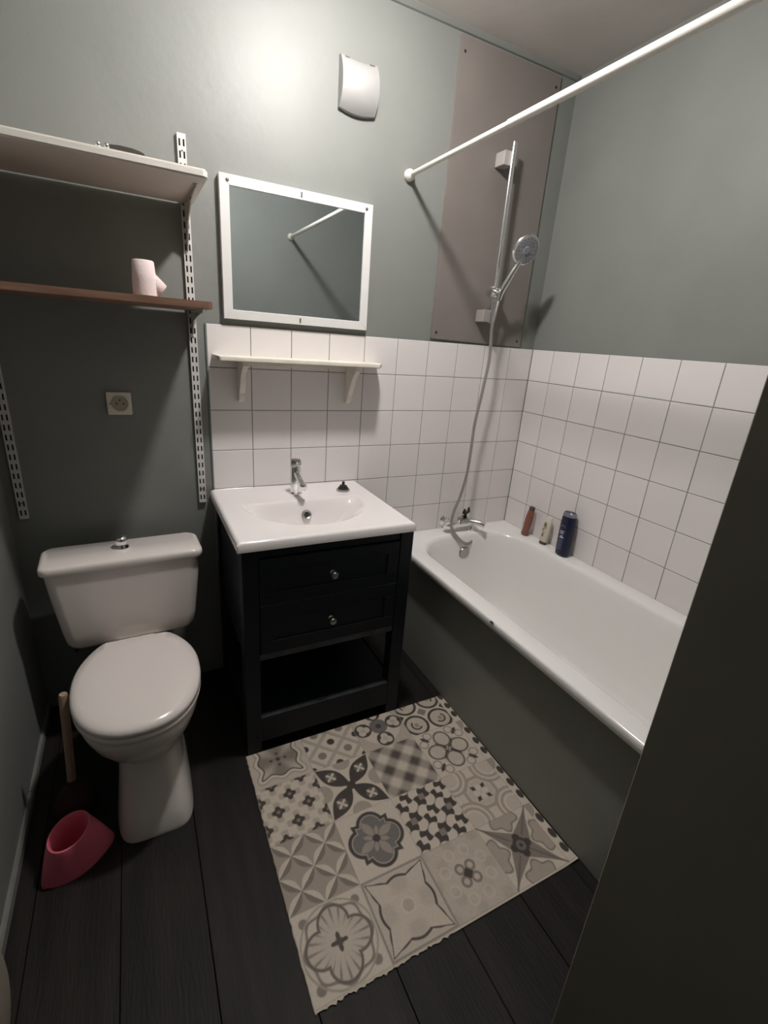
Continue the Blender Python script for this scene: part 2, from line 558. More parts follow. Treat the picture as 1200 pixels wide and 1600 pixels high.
# ================================================================== CURTAIN ROD
cr = empty('curtain_rod', 'white telescopic shower curtain rod spanning above the bathtub', 'curtain rod', (-0.758, -0.8, 2.034))
bm = bmesh.new()
lathe(bm, [(0.0085, 0.01), (0.0085, 0.80)], (-0.758, 0, 2.034), 'Y', 20)
child('inner_tube', bm, M['rod'], cr, True, 40)
bm = bmesh.new()
lathe(bm, [(0.0085, 0.56), (0.0108, 0.563), (0.0108, 1.575)], (-0.758, 0, 2.034), 'Y', 24)
child('outer_tube', bm, M['rod'], cr, True, 40)
for y, s in ((WO, 1), (YF, -1)):
    bm = bmesh.new()
    lathe(bm, [(0.020, 0.0), (0.021, 0.006 * s), (0.020, 0.014 * s), (0.015, 0.024 * s), (0.009, 0.030 * s)], (-0.758, y, 2.034), 'Y', 24)
    child('end_cap', bm, M['rod'], cr, True, 40)

# ================================================================== MIRROR
mr = empty('wall_mirror', 'rectangular wall mirror in a flat white frame above the tiles', 'mirror', (-1.18, 0, 1.47))
x0, x1, z0, z1 = -1.456, -0.909, 1.474, 1.908
fw = 0.031


def frame_bar(p):
    bm = bmesh.new()
    prism(bm, p, 'Y', WO - 0.001, -0.017)
    es = [e for e in bm.edges if all(v.co.y < -0.01 for v in e.verts)]
    bmesh.ops.bevel(bm, geom=es, offset=0.0012, segments=1, affect='EDGES')
    return bm


for p in ([(x0, z1), (x1, z1), (x1 - fw, z1 - fw), (x0 + fw, z1 - fw)], [(x0, z0), (x0 + fw, z0 + fw), (x1 - fw, z0 + fw), (x1, z0)],
          [(x0, z0), (x0, z1), (x0 + fw, z1 - fw), (x0 + fw, z0 + fw)], [(x1, z0), (x1 - fw, z0 + fw), (x1 - fw, z1 - fw), (x1, z1)]):
    child('frame_rail', frame_bar(p), M['white'], mr)
bm = bmesh.new()
box(bm, x0 + fw - 0.003, x1 - fw + 0.003, -0.012, -0.002, z0 + fw - 0.003, z1 - fw + 0.003)
child('mirror_glass', bm, M['mirror'], mr)
for x, z in ((x0 + 0.026, z1 - 0.017), (x1 - 0.026, z1 - 0.017)):
    bm = bmesh.new()
    lathe(bm, [(0.0055, 0), (0.005, 0.0016), (0.001, 0.002)], (x, -0.0168, z), 'Y', 12)
    child('screw', bm, M['brown'], mr, True)
for z in (z1 - 0.015, z0 + 0.015):
    child('clip', mk((x0 + x1) / 2 - 0.003, (x0 + x1) / 2 + 0.003, -0.0195, -0.0165, z - 0.008, z + 0.008, 0.001, 1), M['satin'], mr)

# ================================================================== SMALL CREAM SHELF
cs = empty('tile_shelf', 'small cream painted wooden shelf with two scrolled supports under the mirror', 'shelf', (-1.19, 0, 1.338))
bm = bmesh.new()
pl = [(-1.500, 0.0), (-1.493, -0.128), (-0.893, -0.128), (-0.850, -0.060), (-0.850, 0.0)]
prism(bm, pl, 'Z', 1.337, 1.352)
bmesh.ops.bevel(bm, geom=[e for e in bm.edges if all(v.co.y < -0.02 for v in e.verts)], offset=0.003, segments=2, affect='EDGES')
child('shelf_board', bm, M['cream'], cs)
bp = [(-0.0005, 1.337), (-0.105, 1.337), (-0.107, 1.322), (-0.098, 1.312), (-0.082, 1.300), (-0.070, 1.284), (-0.060, 1.262), (-0.046, 1.240), (-0.036, 1.222), (-0.032, 1.206), (-0.025, 1.194), (-0.012, 1.187), (-0.0005, 1.186)]
for x in (-1.405, -0.975):
    bm = bmesh.new()
    prism(bm, bp, 'X', x - 0.010, x + 0.010)
    bmesh.ops.bevel(bm, geom=[e for e in bm.edges if abs(e.verts[0].co.x - e.verts[1].co.x) < 1e-6], offset=0.0012, segments=1, affect='EDGES')
    child('support', bm, M['cream'], cs)
bm = bmesh.new()
box(bm, -1.395, -0.985, -0.012, -0.0005, 1.319, 1.337, 0.001, 1)
child('batten', bm, M['cream'], cs)

# ================================================================== WALL VENT
vt = empty('wall_vent', 'white curved plastic ventilation cover high on the wall', 'vent', (-0.98, 0, 2.25))
vx0, vx1, vz0, vz1 = -1.052, -0.918, 2.175, 2.318
bm = bmesh.new()
nx, nz = 14, 18
G = []
for i in range(nx + 1):
    col = []
    u = i / nx
    for j in range(nz + 1):
        v = j / nz
        bul = 0.040 * 4 * (v ** 0.92) * (1 - v ** 0.92) + 0.004
        pr_ = bul * (0.72 + 0.28 * math.sin(PI * u)) + 0.004
        z = vz0 + (vz1 - vz0) * v - 0.010 * math.sin(PI * u) * (1 - v) ** 2
        z -= 0.007 * math.sin(PI * u) * max(0, v - 0.8) / 0.2
        col.append(bm.verts.new((vx0 + (vx1 - vx0) * u, -pr_, z)))
    G.append(col)
for i in range(nx):
    for j in range(nz):
        bm.faces.new((G[i][j], G[i + 1][j], G[i + 1][j + 1], G[i][j + 1]))
# side, top and bottom cheeks run back to the wall
edge = [G[i][0] for i in range(nx + 1)] + [G[nx][j] for j in range(1, nz + 1)] + [G[i][nz] for i in range(nx - 1, -1, -1)] + [G[0][j] for j in range(nz - 1, 0, -1)]
bk = [bm.verts.new((v.co.x, WO, v.co.z)) for v in edge]
for a in range(len(edge)):
    b = (a + 1) % len(edge)
    bm.faces.new((edge[a], edge[b], bk[b], bk[a]))
child('cover', bm, M['vent'], vt, True, 35)
for x, ww in ((vx0 + 0.022, 0.010), (vx1 - 0.020, 0.012)):
    child('notch', mk(x - ww * 0.8, x + ww * 0.8, -0.012, WO, vz1 - 0.013, vz1 - 0.004, 0.001, 1), M['brown'], vt)

# ================================================================== SOCKET
so = empty('power_socket', 'square cream power socket on the dark wall above the toilet', 'socket', (-1.808, 0, 1.175))
child('plate', mk(-1.846, -1.771, -0.002, WO, 1.137, 1.213, 0.004, 2), M['socket'], so)
bm = bmesh.new()
lathe(bm, [(0.026, -0.001), (0.026, 0.0035), (0.0215, 0.0045), (0.0205, 0.0032), (0.001, 0.003)], (-1.806, -0.0005, 1.175), 'Y', 28)
child('socket_well', bm, M['socketin'], so, True, 40)
for x, z, r in ((-1.816, 1.175, 0.0028), (-1.796, 1.175, 0.0028), (-1.806, 1.187, 0.0026), (-1.835, 1.175, 0.002)):
    bm = bmesh.new()
    lathe(bm, [(r, 0), (r, 0.0022)], (x, -0.0024, z), 'Y', 8)
    child('pin_hole', bm, M['dark'], so)

# ================================================================== SHELF UPRIGHTS (twin slot), BRACKETS, BOARDS
def upright(x, z0, z1, label):
    root = empty('shelf_upright', label, 'shelf upright', (x, WO, z0), 'twin slot shelf uprights')
    hw, a, b = 0.0128, 0.0085, 0.0036
    cx = [-hw, -a, -b, b, a, hw]
    pitch, sl = 0.0318, 0.0190
    zz = [0.0]
    z = 0.012
    L = z1 - z0
    rows_ = []
    while z + sl < L - 0.006:
        rows_.append((z, z + sl))
        z += pitch
    zs = [0.0]
    for s, e in rows_:
        zs += [s, e]
    zs.append(L)
    bm = bmesh.new()
    yf = -0.0125
    V = {}

    def vv(i, j, y):
        if (i, j, y) not in V:
            V[(i, j, y)] = bm.verts.new((cx[i], y, zs[j]))
        return V[(i, j, y)]
    for j in range(len(zs) - 1):
        for i in range(5):
            if j % 2 == 1 and i in (1, 3):
                for (p, q) in (((i, j), (i + 1, j)), ((i, j + 1), (i + 1, j + 1)), ((i, j), (i, j + 1)), ((i + 1, j), (i + 1, j + 1))):
                    bm.faces.new((vv(*p, yf), vv(*q, yf), vv(*q, yf + 0.0022), vv(*p, yf + 0.0022)))
                continue
            bm.faces.new((vv(i, j, yf), vv(i + 1, j, yf), vv(i + 1, j + 1, yf), vv(i, j + 1, yf)))
    for s in (-1, 1):
        x_ = hw * s
        vs = [bm.verts.new(p) for p in ((x_, yf, 0), (x_, yf, L), (x_, 0, L), (x_, 0, 0))]
        bm.faces.new(vs)
    vs = [bm.verts.new(p) for p in ((-hw, yf, L), (hw, yf, L), (hw, 0, L), (-hw, 0, L))]
    bm.faces.new(vs)
    obj('channel', bm, M['steelwhite'], root)
    obj('slot_shade', mk(-hw + 0.001, hw - 0.001, -0.006, -0.0002, 0.002, L - 0.002), M['dark'], root)  # near-black filler paints the shade seen through the slots
    for z in (0.055, L * 0.5 + 0.01, L - 0.045):
        bm = bmesh.new()
        lathe(bm, [(0.0028, 0), (0.0026, 0.0012), (0.001, 0.0016)], (0, yf + 0.0002, z + 0.0), 'Y', 8)
        obj('screw', bm, M['brown'], root, True)
    return root


upright(-1.560, 0.800, 1.990, 'white twin slot metal upright beside the mirror and tiles, the full length one')
upright(-2.128, 0.790, 1.990, 'white twin slot metal upright by the left wall corner above the cistern')


def bracket(x, ztop, length, drop, label, mt):
    root = empty('shelf_bracket', label, 'shelf bracket', (x, -0.007, ztop), 'white metal shelf brackets')
    bm = bmesh.new()
    prism(bm, [(0.002, 0), (-length, 0), (-length, -0.010), (-length * 0.55, -0.020), (-0.05, -drop * 0.45), (-0.018, -drop * 0.85), (-0.010, -drop), (0.002, -drop)], 'X', -0.0016, 0.0016)
    obj('web', bm, mt, root)
    bm = bmesh.new()
    box(bm, -0.006, 0.006, -length, 0.0, -0.0022, -0.0002)
    obj('top_flange', bm, mt, root)
    bm = bmesh.new()
    lathe(bm, [(0.0035, -0.003), (0.0035, 0.003)], (0, -length * 0.55, -0.012), 'X', 8)
    obj('rivet', bm, M['brown'], root)
    return root


SZ1, SZ2 = 1.803, 1.489
bracket(-1.560, SZ1, 0.27, 0.13, 'white metal bracket under the right end of the upper shelf', M['steelwhite'])
bracket(-2.128, SZ1, 0.27, 0.13, 'white metal bracket under the left end of the upper shelf', M['steelwhite'])
bracket(-1.560, SZ2, 0.27, 0.075, 'white metal bracket under the right end of the brown shelf', M['steelwhite'])
bracket(-2.128, SZ2, 0.27, 0.075, 'white metal bracket under the left end of the brown shelf', M['steelwhite'])


def board(name, x1, yfr, z0, z1, m, label, by=0.004):
    bm = bmesh.new()
    prism(bm, [(XL + 0.003, -0.008), (XL + 0.003, yfr), (x1 - 0.012, yfr), (x1 - 0.003, yfr + 0.004), (x1, yfr + 0.014), (x1, -0.008)], 'Z', z0, z1)
    bmesh.ops.bevel(bm, geom=[e for e in bm.edges if abs(e.verts[0].co.z - e.verts[1].co.z) < 1e-6], offset=by, segments=2, affect='EDGES')
    return tag(obj(name, bm, m, None, False), label, 'shelf')


board('wall_shelf', -1.536, -0.345, SZ1, SZ1 + 0.021, M['shelfpaint'], 'thick beige painted shelf board, the upper of the two by the mirror', 0.004)
board('wall_shelf', -1.536, -0.335, SZ2, SZ2 + 0.019, M['wood'], 'brown wooden shelf board holding the pink paper roll', 0.001)

# paper roll on the brown shelf
pr0 = empty('paper_roll', 'pink paper roll with a loose sheet standing on the brown shelf', 'paper roll', (-1.706, -0.272, SZ2 + 0.0195))
bm = bmesh.new()
lathe(bm, [(0.013, 0.004), (0.028, 0.0), (0.0315, 0.002), (0.0305, 0.040), (0.0275, 0.087), (0.025, 0.090), (0.013, 0.087)], (0, 0, 0), 'Z', 32, False)
lathe(bm, [(0.013, 0.004), (0.013, 0.087)], (0, 0, 0), 'Z', 32, False)
obj('roll', bm, M['paper'], pr0, True, 40)
bm = bmesh.new()
lathe(bm, [(0.0128, 0.003), (0.0128, 0.088), (0.0118, 0.088), (0.0118, 0.003)], (0, 0, 0), 'Z', 24, False)
obj('cardboard_core', bm, M['card'], pr0, True, 40)
bm = bmesh.new()
ff = []
for i in range(6):
    t = i / 5
    zt_ = 0.062 - 0.030 * t
    zb_ = 0.001 + 0.028 * t * t
    x = 0.024 + 0.030 * t
    y = -0.012 - 0.004 * math.sin(3 * t)
    ff.append((bm.verts.new((x, y, zb_)), bm.verts.new((x, y, zt_)), bm.verts.new((x, y + 0.0012, zb_)), bm.verts.new((x, y + 0.0012, zt_))))
for a, b in zip(ff, ff[1:]):
    bm.faces.new((a[0], b[0], b[1], a[1]))
    bm.faces.new((a[2], a[3], b[3], b[2]))
    bm.faces.new((a[1], b[1], b[3], a[3]))
    bm.faces.new((a[0], a[2], b[2], b[0]))
obj('loose_sheet', bm, M['paper'], pr0, True)

# little dark metal item on the upper shelf
ti = empty('metal_trinket', 'flat dark item with two shiny glints lying on the upper shelf', 'trinket', (-1.748, -0.327, SZ1 + 0.0215))
bm = bmesh.new()
prism(bm, [(-0.020, 0.0), (-0.018, 0.010), (0.010, 0.0125), (0.040, 0.012), (0.058, 0.009), (0.066, 0.006), (0.066, 0.0)], 'Y', -0.006, 0.006)
bmesh.ops.bevel(bm, geom=list(bm.edges), offset=0.001, segments=1, affect='EDGES')
obj('blade', bm, M['brown'], ti)
for x in (-0.034, -0.016):
    bm = bmesh.new()
    lathe(bm, [(0.006, 0.0), (0.006, 0.006), (0.004, 0.010), (0.0005, 0.0115)], (x, -0.009, 0.0), 'Z', 12)
    obj('stud', bm, M['chrome'], ti, True)

# ================================================================== VANITY CABINET
CX0, CX1, CY0, CY1 = -1.516, -0.907, -0.520, -0.012
ZTOP = 0.812
vc = empty('vanity_cabinet', 'black navy vanity cabinet with two drawers and an open base under the basin', 'cabinet', ((CX0 + CX1) / 2, CY0 / 2, 0))
P = 0.052
for x in (CX0, CX1 - P):
    for y in (CY0, CY1 - P):
        child('leg', mk(x, x + P, y, y + P, 0.0, ZTOP, 0.002, 1), M['navy'], vc)
for x in (CX0 + 0.008, CX1 - 0.008 - 0.016):
    child('side_panel', mk(x, x + 0.016, CY0 + P - 0.002, CY1 - P + 0.002, 0.395, ZTOP), M['navy'], vc)
    child('side_rail', mk(x + 0.004, x + 0.024, CY0 + P - 0.002, CY1 - P + 0.002, 0.075, 0.150, 0.0015, 1), M['navy'], vc)
child('back_panel', mk(CX0 + P - 0.002, CX1 - P + 0.002, CY1 - 0.02, CY1 - 0.006, 0.395, ZTOP), M['navy'], vc)
child('top_rail', mk(CX0 + P - 0.001, CX1 - P + 0.001, CY0 + 0.006, CY0 + 0.028, ZTOP - 0.035, ZTOP, 0.001, 1), M['navy'], vc)
child('lower_rail', mk(CX0 + P - 0.001, CX1 - P + 0.001, CY0 + 0.006, CY0 + 0.03, 0.392, 0.418, 0.002, 1), M['navyedge'], vc)
child('cabinet_floor', mk(CX0 + 0.03, CX1 - 0.03, CY0 + 0.03, CY1 - 0.01, 0.398, 0.412), M['navy'], vc)
child('base_shelf', mk(CX0 + 0.025, CX1 - 0.025, CY0 + 0.026, CY1 - 0.012, 0.128, 0.146), M['navy'], vc)
child('base_rail', mk(CX0 + P - 0.001, CX1 - P + 0.001, CY0 + 0.004, CY0 + 0.026, 0.045, 0.152, 0.002, 1), M['navyedge'], vc)
child('base_rail_face', mk(CX0 + P, CX1 - P, CY0 + 0.0015, CY0 + 0.0045, 0.046, 0.146), M['navy'], vc)
DX0, DX1 = CX0 + P + 0.003, CX1 - P - 0.003


def drawer(z0, z1):
    bm = bmesh.new()
    box(bm, DX0, DX1, CY0 + 0.004, CY0 + 0.022, z0, z1, 0.0015, 1)
    dr = child('drawer', bm, M['navy'], vc)
    # raised frame around a sunken field
    rw = 0.045
    for (a, b, c, d, nm) in ((DX0, DX1, z1 - rw, z1, 'frame_bar'), (DX0, DX1, z0, z0 + rw, 'frame_bar'), (DX0, DX0 + rw, z0 + rw, z1 - rw, 'frame_bar'), (DX1 - rw, DX1, z0 + rw, z1 - rw, 'frame_bar')):
        f = obj(nm, mk(a, b, CY0 - 0.001, CY0 + 0.005, c, d, 0.0015, 1), M['navy'], dr)
    kx, kz = (DX0 + DX1) / 2 - 0.004, (z0 + z1) / 2
    bm = bmesh.new()
    lathe(bm, [(0.010, 0), (0.009, 0.003), (0.0055, 0.006), (0.0055, 0.014), (0.011, 0.019), (0.0135, 0.025), (0.011, 0.030), (0.001, 0.032)], (kx, CY0 + 0.004, kz), 'Y', 20)
    k = obj('knob', bm, M['satin'], dr, True, 50)
    return dr


drawer(0.606, 0.772)
drawer(0.422, 0.598)
child('drawer_divider', mk(CX0 + P - 0.001, CX1 - P + 0.001, CY0 + 0.003, CY0 + 0.02, 0.5985, 0.6055, 0.001, 1), M['navyedge'], vc)

# ================================================================== BASIN (heightfield top + skirt)
BX0, BX1, BY0, BY1, BZ = -1.531, -0.915, -0.542, -0.002, 0.846
bs = empty('wash_basin', 'white ceramic washbasin slab with curved bowl on the black cabinet', 'washbasin', ((BX0 + BX1) / 2, -0.27, ZTOP))
nx, ny = 124, 110
X = np.linspace(0, 1, nx + 1)
Y = np.linspace(0, 1, ny + 1)


def basin_z(x, y):
    cx = -1.224
    u = (x - cx) / 0.232
    # bowl outline: straight back at y=-0.205, arc front
    yb = -0.200
    yf = -0.200 - 0.262 * math.sqrt(max(0.0, 1 - min(1, abs(u)) ** 2.1))
    z = BZ
    if abs(u) < 1:
        w_ = (yb - yf)
        t = (yb - y) / max(w_, 1e-4)
        if 0 < t < 1:
            # steep at the back, gentle toward the front
            db = min(1, (yb - y) / 0.050)
            df = min(1, (y - yf) / 0.19)
            dl = min(1, (1 - abs(u)) / 0.75)
            s = lambda q: q * q * (3 - 2 * q)
            z = BZ - 0.115 * s(db) * (s(df) ** 0.75) * (s(dl) ** 0.55)
            z -= 0.006 * min(1, (yb - y) / 0.010) * min(1, (1 - abs(u)) / 0.08) * min(1, (y - yf) / 0.03)
    # raised rim lip
    e = min(x - BX0, BX1 - x, y - BY0)
    if e < 0.010:
        z -= 0.008 * (1 - e / 0.010) ** 2
    return z


bm = bmesh.new()
G = []
for i in range(nx + 1):
    x = BX0 + (BX1 - BX0) * X[i]
    G.append([bm.verts.new((x, BY0 + (BY1 - BY0) * Y[j], basin_z(x, BY0 + (BY1 - BY0) * Y[j]))) for j in range(ny + 1)])
for i in range(nx):
    for j in range(ny):
        bm.faces.new((G[i][j], G[i + 1][j], G[i + 1][j + 1], G[i][j + 1]))
edge = [G[i][0] for i in range(nx + 1)] + [G[nx][j] for j in range(1, ny + 1)] + [G[i][ny] for i in range(nx - 1, -1, -1)] + [G[0][j] for j in range(ny - 1, 0, -1)]
cxm, cym = (BX0 + BX1) / 2, (BY0 + BY1) / 2
prev = edge
for dz, sh in ((0.814, 1.0), (0.8125, 0.985)):
    nxt = [bm.verts.new((cxm + (v.co.x - cxm) * sh, cym + (v.co.y - cym) * (sh if sh == 1 else 0.985), dz)) for v in edge]
    for a in range(len(edge)):
        b = (a + 1) % len(edge)
        bm.faces.new((prev[a], prev[b], nxt[b], nxt[a]))
    prev = nxt
sk = child('basin', bm, M['ceramic'], bs, True, 60)
bm = bmesh.new()
nrm = Vector((0, -1, 0.55)).normalized()
lathe(bm, [(0.0185, -0.002), (0.0185, 0.003), (0.016, 0.0055), (0.011, 0.003)], (-1.214, -0.2265, 0.793), 'Z', 24, False, align(nrm))
child('overflow_ring', bm, M['satin'], bs, True, 40)
bm = bmesh.new()
lathe(bm, [(0.0112, 0.0), (0.0112, 0.0022), (0.001, 0.0022)], (-1.214, -0.2265, 0.793), 'Z', 20, True, align(nrm))
child('overflow_hole', bm, M['dark'], bs, True, 40)
bm = bmesh.new()
lathe(bm, [(0.030, 0.0), (0.030, 0.003), (0.022, 0.004), (0.020, 0.001), (0.001, 0.001)], (-1.224, -0.285, BZ - 0.114), 'Z', 24)
child('drain', bm, M['chrome'], bs, True, 40)

# basin tap
tp = empty('basin_tap', 'short chrome single lever mixer tap standing at the back of the washbasin', 'tap', (-1.226, -0.120, BZ))
bm = bmesh.new()
lathe(bm, [(0.026, 0.0), (0.026, 0.004), (0.020, 0.010), (0.0195, 0.018), (0.0195, 0.106), (0.018, 0.110)], (0, 0, 0), 'Z', 28)
obj('body', bm, M['chrome'], tp, True, 35)
bm = bmesh.new()
tube(bm, catmull([(0.0, -0.005, 0.088), (0.0, -0.030, 0.080), (0.0, -0.070, 0.066), (0.0, -0.095, 0.058)], 5), [0.012] * 16, 16)
lathe(bm, [(0.0125, 0.0), (0.0135, -0.004), (0.0135, -0.020), (0.011, -0.024)], (0, -0.096, 0.066), 'Z', 18)
obj('spout', bm, M['chrome'], tp, True, 40)
bm = bmesh.new()
lathe(bm, [(0.0185, 0.111), (0.0205, 0.114), (0.0205, 0.132), (0.017, 0.139), (0.001, 0.141)], (0, 0, 0), 'Z', 28)
obj('cartridge_cap', bm, M['satin'], tp, True, 40)
bm = bmesh.new()
box(bm, -0.008, 0.008, -0.050, -0.010, 0.124, 0.133, 0.003)
obj('lever', bm, M['chrome'], tp, True, 40)

# plug
pg = empty('sink_plug', 'small black and chrome sink plug lying on the back of the washbasin', 'plug', (-1.026, -0.128, BZ + 0.0005))
bm = bmesh.new()
lathe(bm, [(0.026, 0.0), (0.0275, 0.002), (0.0275, 0.006), (0.024, 0.008)], (0, 0, 0), 'Z', 26)
obj('chrome_rim', bm, M['satin'], pg, True, 40)
bm = bmesh.new()
lathe(bm, [(0.0225, 0.008), (0.021, 0.013), (0.016, 0.015), (0.0155, 0.021), (0.012, 0.023), (0.006, 0.025), (0.006, 0.037), (0.004, 0.039)], (0, 0, 0), 'Z', 26)
obj('rubber_stopper', bm, M['black'], pg, True, 40)

# ================================================================== TOILET
TX = -1.828
PX = -1.816
to = empty('toilet', 'white toilet with closed lid and chrome flush knob in the left corner', 'toilet', (TX, -0.45, 0))


def egg(yf, yb, hw, z, n=64, ex=2.3, backw=0.62, cx=TX, cut=None):
    """D/egg contour: round front, straighter back"""
    pts = []
    L = yb - yf
    for i in range(n):
        a = 2 * PI * i / n
        c, s = math.cos(a), math.sin(a)
        e = 2 / ex
        u = math.copysign(abs(s) ** e, s)
        v = math.copysign(abs(c) ** e, c)
        yc = yf + L * 0.50
        y = yc - v * (L * 0.50)
        x = hw * u
        t = (y - yf) / L
        if t > 0.5:
            x *= 1 - (1 - backw) * ((t - 0.5) / 0.5) ** 2
        if cut is not None and y > cut:
            y = cut + (y - cut) * 0.04
        pts.append(Vector((cx + x, y, z)))
    return pts


bm = bmesh.new()
rings(bm, [
    egg(-0.706, -0.26, 0.108, 0.0, ex=5.0, backw=0.95, cx=PX),
    egg(-0.706, -0.26, 0.108, 0.012, ex=5.0, backw=0.95, cx=PX),
    egg(-0.690, -0.26, 0.101, 0.06, ex=4.5, backw=0.93, cx=PX),
    egg(-0.668, -0.25, 0.094, 0.13, ex=4.0, backw=0.90, cx=PX),
    egg(-0.648, -0.24, 0.088, 0.20, ex=3.6, backw=0.90, cx=PX),
    egg(-0.640, -0.23, 0.088, 0.228, ex=3.2, backw=0.92, cx=PX),
    egg(-0.652, -0.22, 0.104, 0.245, ex=2.7, backw=0.90, cx=PX - 0.004),
    egg(-0.680, -0.21, 0.130, 0.275, ex=2.4, backw=0.82, cx=TX),
    egg(-0.708, -0.21, 0.152, 0.315, ex=2.35, backw=0.78),
    egg(-0.726, -0.21, 0.164, 0.350, ex=2.3, backw=0.74),
    egg(-0.733, -0.21, 0.169, 0.374, ex=2.3, backw=0.72),
    egg(-0.733, -0.21, 0.169, 0.392, ex=2.3, backw=0.72),
    egg(-0.727, -0.215, 0.164, 0.398, ex=2.3, backw=0.72),
])
box(bm, TX - 0.090, TX + 0.090, -0.34, -0.06, 0.26, 0.385, 0.02, 3)
box(bm, TX - 0.080, TX + 0.080, -0.30, -0.05, 0.0, 0.28, 0.02, 3)
child('bowl', bm, M['toilet'], to, True, 50)
bm = bmesh.new()
rings(bm, [egg(-0.738, -0.262, 0.171, 0.3985, ex=2.25, backw=0.86, cut=-0.306), egg(-0.741, -0.262, 0.174, 0.404, ex=2.25, backw=0.86, cut=-0.306), egg(-0.741, -0.262, 0.174, 0.414, ex=2.25, backw=0.86, cut=-0.306), egg(-0.738, -0.262, 0.171, 0.4185, ex=2.25, backw=0.86, cut=-0.306)])
child('seat', bm, M['seat'], to, True, 50)
bm = bmesh.new()
rings(bm, [egg(-0.739, -0.262, 0.172, 0.421, ex=2.25, backw=0.86, cut=-0.308), egg(-0.742, -0.262, 0.175, 0.425, ex=2.25, backw=0.86, cut=-0.308), egg(-0.741, -0.262, 0.174, 0.436, ex=2.25, backw=0.86, cut=-0.308), egg(-0.733, -0.268, 0.167, 0.444, ex=2.25, backw=0.86, cut=-0.308),
           egg(-0.715, -0.32, 0.150, 0.449, ex=2.25, backw=0.86, cut=-0.308), egg(-0.66, -0.36, 0.11, 0.452, ex=2.25, backw=0.86), egg(-0.56, -0.45, 0.04, 0.453, ex=2.25, backw=0.86)])
child('lid', bm, M['seat'], to, True, 50)
for sx in (-0.07, 0.07):
    bm = bmesh.new()
    lathe(bm, [(0.014, -0.025), (0.016, -0.022), (0.016, 0.022), (0.014, 0.025)], (TX + sx, -0.292, 0.414), 'X', 16)
    child('hinge', bm, M['seat'], to, True, 40)


def rr(x0, x1, y0, y1, r, z, n=48):
    return [CR @ (p - CP) + CP for p in rrect(x0, x1, y0, y1, r, n, z)]


CB = -0.088
CC = -1.842
CR = Matrix.Rotation(math.radians(2.5), 3, 'Z')
CP = Vector((CC, CB, 0))
bm = bmesh.new()
prof = [(0.388, 0.158, -0.210), (0.390, 0.180, -0.222), (0.397, 0.194, -0.230), (0.412, 0.202, -0.235), (0.45, 0.208, -0.238), (0.60, 0.225, -0.243), (0.678, 0.231, -0.245)]
rings(bm, [rr(CC - h, CC + h, yf_, CB, 0.035 if z > 0.39 else 0.03, z) for z, h, yf_ in prof])
child('cistern', bm, M['toilet'], to, True, 50)
bm = bmesh.new()
rings(bm, [rr(CC - h, CC + h, yf_, CB + 0.004, 0.030, z) for z, h, yf_ in ((0.6785, 0.231, -0.246), (0.680, 0.238, -0.251), (0.685, 0.241, -0.254), (0.700, 0.241, -0.254), (0.7065, 0.238, -0.251), (0.710, 0.230, -0.244))])
child('cistern_lid', bm, M['toilet'], to, True, 50)
bm = bmesh.new()
lathe(bm, [(0.024, 0), (0.024, 0.004), (0.019, 0.010), (0.0185, 0.018), (0.021, 0.026), (0.020, 0.034), (0.013, 0.041), (0.001, 0.044)], (-1.846, -0.150, 0.710), 'Z', 28)
child('flush_knob', bm, M['chrome'], to, True, 50)
bm = bmesh.new()
tube(bm, catmull([(CC - 0.17, -0.16, 0.40), (CC - 0.175, -0.15, 0.36), (CC - 0.19, -0.10, 0.30), (CC - 0.20, -0.02, 0.27), (CC - 0.20, WO, 0.27)], 5), 0.007, 10)
child('water_pipe', bm, M['satin'], to, True, 40)
for z, y in ((0.10, -0.705),):
    pass

# ================================================================== PLUNGER, BRUSH HOLDER, POUCH
pu = empty('plunger', 'plunger with pale wooden handle and dark red rubber cup beside the toilet', 'plunger', (-2.040, -0.505, 0))
bm = bmesh.new()
lathe(bm, [(0.056, 0.0), (0.060, 0.004), (0.058, 0.020), (0.048, 0.050), (0.032, 0.072), (0.018, 0.082), (0.014, 0.110), (0.012, 0.112)], (0, 0, 0), 'Z', 30)
obj('rubber_cup', bm, M['redrub'], pu, True, 50)
bm = bmesh.new()
tube(bm, [(0, 0, 0.095), (0.004, 0.004, 0.16), (0.018, 0.012, 0.412), (0.0185, 0.012, 0.420)], [0.0115, 0.0115, 0.0125, 0.010], 16)
obj('handle', bm, M['stick'], pu, True, 50)

bh = empty('brush_holder', 'empty pink plastic corner shaped toilet brush holder on the dark floor', 'brush holder', (-2.03, -0.66, 0))
cc = Vector((-2.030, -0.686))


def circ(r, z, n=48, c=cc):
    return [Vector((c.x + r * math.cos(2 * PI * i / n), c.y + r * math.sin(2 * PI * i / n), z)) for i in range(n)]


def mixr(a, b, t, z):
    return [Vector((p.x * (1 - t) + q.x * t, p.y * (1 - t) + q.y * t, z)) for p, q in zip(a, b)]


bp_ = [(-2.104, -0.739), (-2.062, -0.750), (-2.014, -0.743), (-1.970, -0.714), (-1.934, -0.668), (-1.940, -0.640), (-1.985, -0.612), (-2.040, -0.600), (-2.082, -0.620), (-2.100, -0.665)]
bp_ = [p.xy for p in catmull([Vector((x, y, 0)) for x, y in bp_ + bp_[:1]], 10)]


def base_at(a):
    best = None
    for p0, p1 in zip(bp_, bp_[1:] + bp_[:1]):
        d = Vector((math.cos(a), math.sin(a)))
        e = p1 - p0
        den = d.x * e.y - d.y * e.x
        if abs(den) < 1e-9:
            continue
        w_ = p0 - cc
        t = (w_.x * e.y - w_.y * e.x) / den
        u = (w_.x * d.y - w_.y * d.x) / den
        if t > 0 and -1e-4 <= u <= 1.0001 and (best is None or t > best):
            best = t
    return cc + Vector((math.cos(a), math.sin(a))) * (best or 0.05)


base = [Vector((*base_at(2 * PI * i / 48), 0.0)) for i in range(48)]


